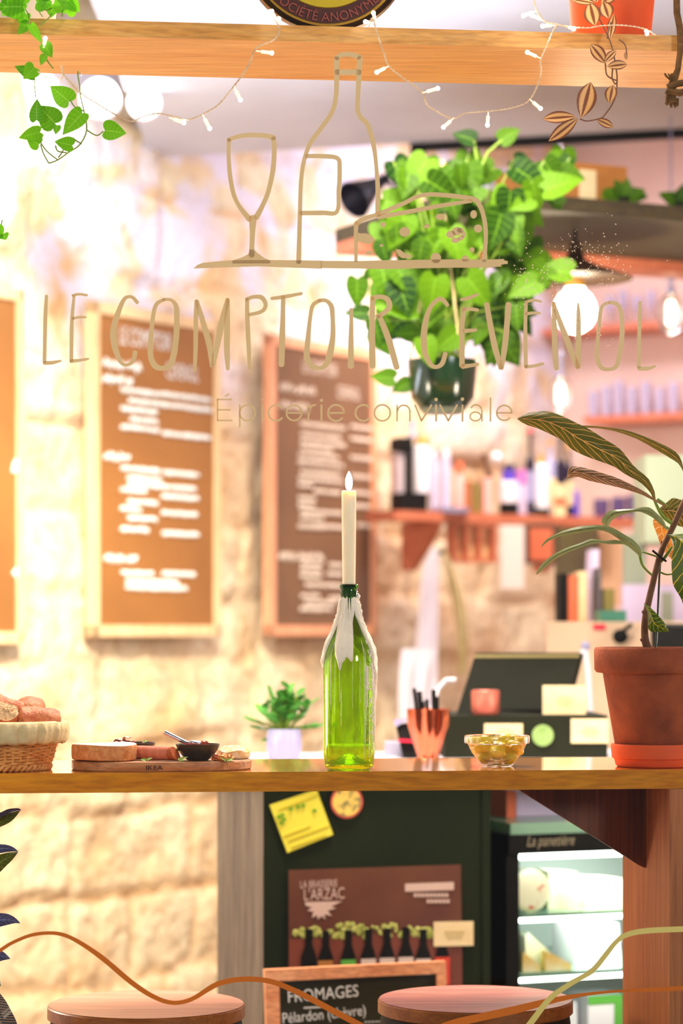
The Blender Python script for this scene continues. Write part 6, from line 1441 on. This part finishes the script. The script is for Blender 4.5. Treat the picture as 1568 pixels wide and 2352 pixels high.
fairy('string of tiny warm fairy lights looping down on the left half of the upper shelf',
 [[(618,22),(634,48),(642,70),(628,92),(600,103),(584,116),(575,140),(560,168),(538,197),(520,220),(500,242),(470,260),(432,275),(400,268),(360,261),(325,270),(300,279),(262,262),(225,240),(185,214),(160,188),(146,170),(140,150)], [(88,164),(104,176),(124,186)], [(146,168),(138,184),(124,186)]],
 [((588,117),(627,122)), ((537,199),(553,232)), ((465,263),(483,298)), ((388,270),(425,283)), ((112,178),(126,187)), ((100,110),(104,86)), ((634,48),(623,24)), ((640,54),(640,42))])
fairy('string of tiny warm fairy lights looping down on the right half of the upper shelf',
 [[(846,60),(856,40),(862,62),(870,90),(880,118),(892,150),(920,175),(955,200),(972,216),(980,240),(1005,257),(1040,272),(1065,261),(1100,257),(1130,255),(1165,250),(1200,240),(1218,226),(1232,200),(1242,165),(1241,138),(1255,105),(1268,75),(1278,58)], [(1226,-20),(1228,8),(1236,30),(1252,50),(1290,58),(1345,64),(1380,59),(1430,58),(1480,66),(1505,80)], [(1232,25),(1250,48),(1275,55),(1300,62),(1320,66)]],
 [((892,152),(863,167)), ((968,214),(1008,202)), ((1042,271),(1016,294)), ((1121,257),(1119,290)), ((1216,228),(1243,251)), ((1241,134),(1208,119)), ((1232,25),(1199,37)), ((1250,48),(1219,34)), ((1275,58),(1243,60)), ((1300,60),(1319,67)), ((862,50),(857,28)), ((852,52),(838,50)), ((1480,66),(1486,78))])
# rope tied round the shelf at the right edge
rp = thing('rope', 'brown knotted rope around the right end of the upper shelf', 'rope', WIN.at(1545, 200, -.02))
b = MB()
b.tube([WIN.at(x, y, -.012) for x, y in ((1553,-30),(1554,30),(1560,60),(1562,80),(1562,120))], 8*k, 10)
b.tube([WIN.at(x, y, -.014) for x, y in ((1562,115),(1556,160),(1548,182),(1542,200),(1540,222),(1542,238))], [7*k,7*k,9*k,11*k,12*k,14*k], 10)
b.tube([WIN.at(x, y, -.024) for x, y in ((1620,182),(1585,188),(1556,192),(1534,200),(1530,208),(1560,214),(1600,205))], 8*k, 10)
b.build('strand', M['rope'], rp)
fb = MB(); rf = random.Random(6)
for i in range(26):
    x = 1530+rf.uniform(0, 28); fb.tube([WIN.at(x, 226, -.014+rf.uniform(-.008, .008)), WIN.at(x+rf.uniform(-3, 3), 242+rf.uniform(-3, 6), -.014+rf.uniform(-.01, .01))], 1.2*k, 4)
for i in range(20):
    x = rf.uniform(1524, 1552); fb.tube([WIN.at(1540, 186, -.02), WIN.at(x, 170+rf.uniform(-2, 4), -.02+rf.uniform(-.006, .006))], 1.3*k, 4)
fb.build('frayed_end', M['rope'], rp)
# ================================================================== big leafy plant at the lower left
p0 = WIN.at(-390, 2352, .25); p0.z = .0
t = thing('potted_rubber_plant', 'large dark-leaved potted plant reaching in at the lower left edge', 'plant', p0)
MB().lathe(p0, [(0, 0), (.11, 0), (.15, .3), (.14, .3), (.12, .27), (0, .26)], 40).build('pot', M['terracotta'], t)
MB().tube([p0+V3((0, 0, .26)), p0+V3((.0, .01, .7)), p0+V3((-.01, 0, 1.05))], [.014, .012, .008], 10).build('stem', M['bark'], t)
L5 = lambda l: [(x/4.422, 1820+y/4.422) for x, y in l]
def rl(name, m, top, bot, d, dd, mid=.5):
    MB().edgeleaf(WIN, L5(top), L5(bot), d, dd, mid=mid).build(name, m, t, auto=180)
rl('leaf', M['rubber'], [(-240,300),(-100,220),(0,205),(80,170),(180,160),(215,178)], [(-240,330),(-100,290),(0,255),(80,215),(160,190),(215,182)], .16, .02)
rl('leaf', M['rubber_green'], [(-240,330),(-100,290),(0,255),(80,215),(160,192),(208,184)], [(-240,420),(-100,390),(0,352),(90,310),(150,260),(205,188)], .165, .02)
rl('leaf', M['rubber'], [(-240,560),(-100,530),(0,526),(80,535),(140,560),(182,596)], [(-240,660),(-100,640),(0,618),(80,605),(140,600),(186,600)], .15, .02)
rl('leaf', M['rubber_green'], [(-200,700),(-100,660),(0,630),(80,612),(150,604),(186,602)], [(-200,900),(-60,850),(0,810),(60,750),(130,680),(186,604)], .155, .02)
rl('leaf', M['rubber'], [(-240,1240),(-100,1220),(0,1225),(80,1235),(150,1270),(205,1325)], [(-240,1400),(-100,1380),(0,1365),(80,1345),(150,1330),(200,1330)], .15, .02)
rl('leaf', M['rubber'], [(-240,1560),(-100,1560),(0,1600),(60,1640),(105,1690)], [(-240,1760),(-100,1740),(0,1715),(60,1700),(105,1692)], .15, .02)
rl('leaf', M['stripeleaf'], [(-60,1960),(0,2040),(60,2120),(120,2230),(170,2340),(200,2500)], [(-260,2050),(-200,2200),(-150,2350),(-80,2480),(0,2560),(190,2600)], .12, .02, .5)
rl('leaf', M['rubber_green'], [(-200,1800),(-120,1820),(-40,1860),(0,1900),(10,1960)], [(-220,1990),(-150,2000),(-80,2000),(-30,1990),(8,1965)], .18, .02)
